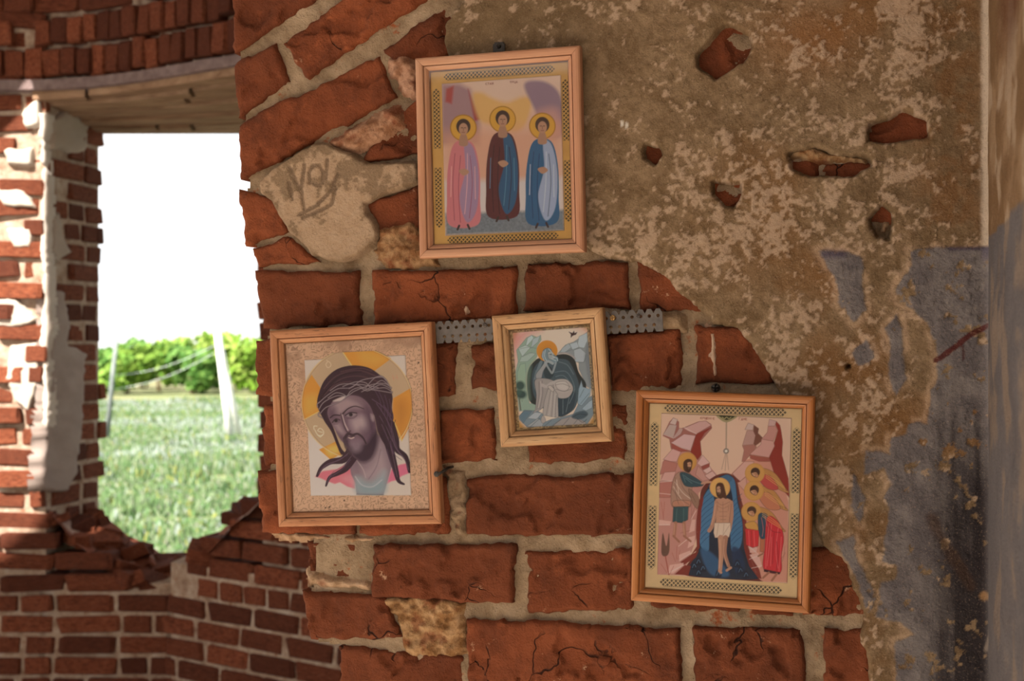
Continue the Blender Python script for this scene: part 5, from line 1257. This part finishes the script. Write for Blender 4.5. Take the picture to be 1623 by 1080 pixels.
    p.line([(408, 300), (425, 308)], (40, 50, 58), 1.6); p.line([(400, 296), (418, 300)], (200, 206, 206), .9); p.line([(370, 385), (400, 375), (440, 395)], (150, 156, 158), 4); p.line([(375, 395), (420, 470), (440, 480), (470, 390)], (150, 156, 160), 3, .8)
    p.ol = (74, 84, 92)
    # foot, rocks below, plants, bird
    p.poly([(120, 900), (170, 840), (300, 850), (350, 880), (345, 930), (360, 960), (430, 930), (500, 915), (640, 880), (700, 760), (830, 700), (836, 880), (770, 985), (200, 1008), (120, 930)], (116, 130, 140))
    p.poly([(200, 920), (270, 860), (340, 870), (290, 930)], (164, 168, 172)); p.poly([(190, 1000), (300, 920), (360, 960), (340, 1000)], (150, 152, 156)); p.poly([(440, 990), (520, 930), (640, 900), (760, 960), (760, 985)], (150, 140, 138)); p.poly([(720, 830), (790, 760), (825, 740), (820, 820), (760, 850)], (150, 164, 174)); p.poly([(690, 640), (715, 560), (730, 620), (790, 640), (805, 620), (800, 700), (720, 800), (680, 780)], (138, 156, 168)); p.lines([[(230, 1000), (320, 920)], [(360, 1000), (430, 940)], [(440, 995), (520, 935)], [(540, 990), (600, 920)], [(640, 985), (690, 920)], [(700, 720), (740, 640)], [(710, 780), (790, 680)]], (70, 80, 90), .9, .7); p.poly([(120, 900), (170, 850), (240, 850), (160, 965)], (84, 110, 126), .8, 2)
    p.blob([(340, 900), (362, 905), (375, 950), (345, 968), (330, 940)], (162, 150, 146)); p.blob([(290, 830), (330, 830), (300, 850), (250, 870)], (150, 142, 142))
    p.disc(130, 605, 44, (54, 78, 74), 1, 2); p.disc(140, 690, 50, (50, 74, 72), 1, 2, 40); p.disc(115, 670, 28, (58, 84, 78), 1, 2); p.line([(120, 730), (135, 840)], (92, 96, 88), 2); p.blob([(625, 910), (660, 870), (740, 850), (780, 880), (740, 920), (680, 930)], (62, 80, 92), 1, 1.2); p.lines([[(640, 905), (700, 880), (770, 890)], [(680, 925), (730, 960), (770, 930)]], (40, 54, 62), .9, .8)
    p.poly([(592, 95), (628, 108), (640, 88), (648, 108), (670, 100), (660, 122), (630, 132), (612, 150), (612, 118)], (62, 36, 38))
    p.ol = None
    # printed edging
    i = np.ones(len(p.X)); nn = fbm(PX, PY, 2.2, 1, 833).ravel()
    xx, zz = X.ravel(), Z.ravel(); e = np.maximum(np.abs(xx) - (ixC - .0045), np.abs(zz) - (izC - .004)); t = sstep(-.0002, .0004, e)
    p.C += (lerp(lin((96, 76, 52)) * np.ones((len(xx), 3)), lin((150, 122, 84)), sstep(.35, .65, nn)) - p.C) * (.85 * t)[:, None]
    return p.C.reshape(PX.shape + (3,))
sheet('picture_panel', -ixC, ixC, -izC, izC, .00050, -.0038, HC, draw_c, M['print'], rC)

# ---- top picture: generic standing figures in the picture's colours
WOOD_A = wood_material('pinkish_planed_pine', L4(196, 134, 100), L4(216, 156, 120), L4(226, 172, 138), (1.0, 14, 14), .0, .55, k=.50)
CA = [(658.8, 92.8), (919, 71), (927, 399), (663.5, 410.3)]
rA, HA, HiA, ixA, izA = framed('framed_picture', CA, .017, .0158, WOOD_A, 'topmost framed picture, three haloed figures in pink, maroon and blue robes')
PA = [(696.5, 130.5), (886.7, 116.8), (891.8, 364.5), (702.3, 372.7)]
RA = rect_of(HiA, PA)
oA = sheet('ornament_border', -ixA, ixA, -izA, izA, STEP, -.0034, HA, lattice_border((182, 132, 62), (198, 150, 80), (40, 30, 16), RA, ixA, izA), M['foil'], rA)
def draw_a(PX, PY, X, Z):
    p = Paint(PX, PY, (206, 172, 152)); p.frame(640, 50, 2.919)
    p.poly([(165, 235), (250, 235), (300, 260), (345, 380), (345, 520), (165, 520)], (154, 118, 120), 1, 5); p.poly([(190, 260), (225, 245), (215, 330), (185, 320)], (160, 66, 60), .9, 2); p.poly([(290, 260), (345, 400), (320, 410)], (150, 54, 58), .9, 2)
    p.blob([(310, 290), (350, 275), (400, 300), (470, 320), (540, 295), (585, 310), (560, 420), (500, 460), (400, 430), (340, 400)], (204, 158, 92), .9, 4)
    p.blob([(550, 240), (620, 220), (690, 250), (725, 320), (725, 470), (640, 480), (600, 360)], (140, 112, 124), 1, 3); p.blob([(590, 380), (700, 350), (725, 480), (600, 470)], (190, 140, 128), .8, 8)
    p.poly([(168, 470), (330, 440), (560, 440), (725, 430), (728, 700), (176, 720)], (198, 142, 114), .75, 14)
    p.poly([(176, 690), (730, 670), (733, 840), (180, 850)], (200, 184, 178), 1, 6); p.poly([(180, 840), (734, 820), (736, 918), (184, 940)], (112, 116, 122), 1, 3)
    n = fbm(PX, PY, 2.5, 2, 841).ravel(); g = (sdf(p.T([(180, 840), (734, 820), (736, 918), (184, 940)]), p.X, p.Y) < 0); p.C[g] *= (.75 + .5 * n[g])[:, None]
    for x, y, main, over, shade, hi in [(268, 440, (190, 112, 116), (150, 122, 146), (140, 66, 80), (222, 166, 160)), (450, 400, (86, 40, 44), (40, 84, 116), (44, 26, 34), (86, 132, 160)), (634, 430, (46, 88, 122), (152, 158, 178), (28, 52, 84), (196, 196, 204))]:
        p.disc(x, y, 62, (160, 108, 40)); p.disc(x, y, 57, (198, 146, 58))
        p.blob([(x - 40, y + 70), (x + 40, y + 70), (x + 72, y + 180), (x + 76, y + 330), (x + 66, y + 450), (x - 66, y + 455), (x - 78, y + 330), (x - 72, y + 180)], main)
        p.blob([(x + 4, y + 74), (x + 44, y + 90), (x + 70, y + 220), (x + 60, y + 380), (x + 14, y + 440), (x - 20, y + 330), (x + 8, y + 200)], over, .95, 1)
        p.lines([[(x - 40, y + 120), (x - 50, y + 260), (x - 44, y + 430)], [(x - 14, y + 130), (x - 24, y + 280), (x - 16, y + 440)], [(x + 30, y + 130), (x + 40, y + 260), (x + 26, y + 420)]], shade, 1.4, .7); p.lines([[(x - 56, y + 180), (x - 60, y + 320)], [(x + 18, y + 120), (x + 16, y + 260), (x + 4, y + 400)], [(x + 52, y + 180), (x + 54, y + 330)]], hi, 1.3, .7)
        p.blob([(x - 12, y + 30), (x + 12, y + 30), (x + 20, y + 80), (x - 20, y + 80)], (160, 118, 96)); p.disc(x, y - 6, 33, (62, 42, 38), 1, .6, 36); p.disc(x, y + 6, 21, (170, 126, 102), 1, .6, 28); p.line([(x - 10, y), (x - 3, y)], (60, 40, 36), 1); p.line([(x + 4, y), (x + 11, y)], (60, 40, 36), 1); p.line([(x, y + 2), (x, y + 14)], (120, 82, 66), .9); p.line([(x - 6, y + 21), (x + 6, y + 21)], (120, 66, 58), 1)
        p.blob([(x - 22, y + 200), (x + 6, y + 190), (x + 26, y + 206), (x, y + 222)], (170, 126, 102))
        p.line([(x - 22, y + 456), (x - 30, y + 474)], (60, 44, 44), 3.4); p.line([(x + 18, y + 452), (x + 26, y + 470)], (60, 44, 44), 3.4)
    write(p, 'СТАЯ', 640 + 372 / 2.919, 50 + 232 / 2.919, .72, (120, 52, 40), .75, -.06); write(p, 'ТРЦА', 640 + 484 / 2.919, 50 + 224 / 2.919, .72, (120, 52, 40), .75, -.06)
    return p.C.reshape(PX.shape + (3,))
sheet('picture_panel', RA[0], RA[1], RA[2], RA[3], STEP, -.0052, HA, draw_a, M['print'], oA)
# ------------------------------------------------------------------ perforated strip, screws, hooks
def metal_material(name, a, b, rough=.45, metal=.8):
    m = NB(name, rough, .5); m.b.inputs['Metallic'].default_value = metal; v = m.obj()
    return m.done(m.ramp(m.noise(v, 140, 5, .6), [(.3, a), (.7, b)]), m.bump(m.noise(v, 300, 3, .6), .2, .0005))
M['zinc'] = metal_material('dull_galvanised_steel', L4(76, 70, 68), L4(96, 89, 86), .6, .3)
M['dark_metal'] = metal_material('blackened_steel', L4(40, 36, 34), L4(62, 56, 52), .5, .6)
M['brass'] = metal_material('yellowed_screw_head', L4(150, 118, 76), L4(186, 152, 104), .4, .7)
SY = -.0090
a3 = pix(692, 527.5, SY); b3 = pix(1050.5, 507, SY); Ls = float(np.linalg.norm(b3 - a3)); sa = math.atan2(b3[2] - a3[2], b3[0] - a3[0])
NP = 27; pp = Ls / NP; hh = Ls / NP / 13.0
strip = empty('perforated_strip', tuple(a3), (0, -sa, 0)); tag(strip, 'grey perforated metal strip with notched edges running behind the smallest frame', 'metal strip')
TH = .0012; V = []; Fc = []; half = NP
def strip_cell(x0, x1, cx, cz, sgn):
    """half a period of the strip: notched outer edge, one round hole"""
    po = [(x0, 0), (x1, 0), (x1, 10.5 * hh)] + [(q, 17 * hh) for q in ((pp * (math.floor(x1 / pp - 1e-6) + .72), pp * (math.floor(x0 / pp + 1e-6) + .28)) if sgn > 0 else ())] + [(x0, 10.5 * hh)]
    if sgn < 0:
        mid = cx; po = [(x0, 0), (x0, -17 * hh)] + [(max(x0, mid - pp * .22), -17 * hh), (mid, -10.8 * hh), (min(x1, mid + pp * .22), -17 * hh)] + [(x1, -17 * hh), (x1, 0)]
    ang_ = sorted(set([round(math.atan2(z_ - cz, x - cx) % (2 * math.pi), 5) for x, z_ in po] + [round(t, 5) for t in np.linspace(0, 2 * math.pi, 15)[:-1]]))
    base = len(V); m_ = len(ang_)
    for t in ang_:
        dx, dz = math.cos(t), math.sin(t); best = 1e9
        for i in range(len(po)):
            (ax, az), (bx, bz) = po[i], po[(i + 1) % len(po)]; ex, ez = bx - ax, bz - az; den = dx * ez - dz * ex
            if abs(den) < 1e-15: continue
            s_ = ((ax - cx) * ez - (az - cz) * ex) / den; q = ((ax - cx) * dz - (az - cz) * dx) / den
            if s_ > 1e-9 and -1e-6 <= q <= 1 + 1e-6: best = min(best, s_)
        r_ = 2.6 * hh
        V.extend([(cx + dx * r_, 0, cz + dz * r_), (cx + dx * best, 0, cz + dz * best), (cx + dx * r_, -TH, cz + dz * r_), (cx + dx * best, -TH, cz + dz * best)])
    for i in range(m_):
        a, b = base + 4 * i, base + 4 * ((i + 1) % m_)
        Fc.extend([(a, a + 1, b + 1, b), (a + 2, b + 2, b + 3, a + 3), (a, b, b + 2, a + 2), (a + 1, a + 3, b + 3, b + 1)])
for i in range(NP):
    strip_cell(pp * i, pp * (i + 1), pp * (i + .5), 6.6 * hh, 1)
    if i: strip_cell(pp * (i - .5), pp * (i + .5), pp * i, -6.8 * hh, -1)
for x0, x1 in [(0, pp * .5), (Ls - pp * .5, Ls)]:
    k = len(V); V += [(x, y, z_) for y in (0, -TH) for x, z_ in ((x0, 0), (x1, 0), (x1, -17 * hh), (x0, -17 * hh))]
    Fc += [(k, k + 1, k + 2, k + 3), (k + 4, k + 7, k + 6, k + 5), (k, k + 4, k + 5, k + 1), (k + 1, k + 5, k + 6, k + 2), (k + 2, k + 6, k + 7, k + 3), (k + 3, k + 7, k + 4, k)]
me = bpy.data.meshes.new('plate'); me.from_pydata(V, [], Fc); me.update(); me.materials.append(M['zinc'])
b_ = bmesh.new(); b_.from_mesh(me); bmesh.ops.remove_doubles(b_, verts=b_.verts, dist=1e-6); bmesh.ops.recalc_face_normals(b_, faces=b_.faces); b_.to_mesh(me); b_.free()
link('plate', me, strip)
def screw_mesh(r, h, mat, slot=True):
    """domed head with a cross recess"""
    V = [(0, -h, 0)]; Fc = []; K = 16; rings = [(.30, 1.0), (.62, .93), (.88, .66), (1.0, .25), (1.0, 0)]
    for ri, (q, y) in enumerate(rings):
        for j in range(K):
            t = j * 2 * math.pi / K; d = 0
            if slot and ri < 2 and (j % 4 == 0): d = .55 * h
            V.append((q * r * math.cos(t), -h * y + d, q * r * math.sin(t)))
    if slot: V[0] = (0, -h * .45, 0)
    for j in range(K): Fc.append((0, 1 + j, 1 + (j + 1) % K))
    for ri in range(len(rings) - 1):
        for j in range(K):
            a, b = 1 + ri * K + j, 1 + ri * K + (j + 1) % K; Fc.append((a, a + K, b + K, b))
    Fc.append(tuple(1 + (len(rings) - 1) * K + j for j in range(K)))
    me = make_mesh('screw', V, Fc, mat, smooth=False); b = bmesh.new(); b.from_mesh(me); bmesh.ops.recalc_face_normals(b, faces=b.faces); b.to_mesh(me); b.free()
    return me
inv = strip.matrix_basis.inverted()
for (x, y), m_, r in [((971, 504), 'brass', 4.6), ((768, 516), 'zinc', 4.0), ((1011.5, 501), 'zinc', 3.2)]:
    q = pix(x, y, SY - .0016); link('screw', screw_mesh(r * .00072, .0022, M[m_]), strip, inv @ Vector(q))
o = link('wall_screw', screw_mesh(.0050, .0040, M['dark_metal']), None, tuple(pix(1134.5, 615, -.0145)))
tag(o, 'dark cross-head screw just above the frame of the river picture', 'screw')
Vt, Ft = tube([(0, .022, 0), (0, .004, 0), (0, 0, 0)], .0022, 8); link('shank', make_mesh('shank', Vt, Ft, M['dark_metal']), o)
# hanging loop over the top picture
hk = empty('hanging_hook', tuple(pix(791, 84, -.013))); tag(hk, 'small black hanging hook above the topmost frame', 'hook')
b_ = bmesh.new(); bmesh.ops.create_cube(b_, size=1); bmesh.ops.bevel(b_, geom=list(b_.edges), offset=.12, segments=2, affect='EDGES'); me = bpy.data.meshes.new('plate'); b_.to_mesh(me); b_.free(); me.materials.append(M['dark_metal'])
link('plate', me, hk, (0, 0, .004), None, (.0135, .004, .016)); link('screw', screw_mesh(.0030, .0022, M['dark_metal']), hk, (0, -.002, .0075))
Vt, Ft = tube([(-.004, -.002, .001), (-.004, -.006, -.004), (0, -.008, -.006), (.004, -.006, -.004), (.004, -.002, .001)], .0012, 6); link('hook_wire', make_mesh('hook_wire', Vt, Ft, M['dark_metal']), hk)
# bent nail at the side of the big picture
nl = empty('bent_nail', tuple(pix(697, 750, -.020))); tag(nl, 'bent black nail gripping the side of the thorn-crown picture frame', 'nail')
Vt, Ft = tube([(.0105, .016, .006), (.0085, .004, .0055), (.005, -.001, .0025), (.0015, -.0035, .0), (-.002, -.0045, -.001)], [.0016, .0018, .0019, .0020, .0021], 8); link('shank', make_mesh('shank', Vt, Ft, M['dark_metal']), nl)
link('head', screw_mesh(.0034, .0016, M['dark_metal'], False), nl, (-.0022, -.0048, -.001))
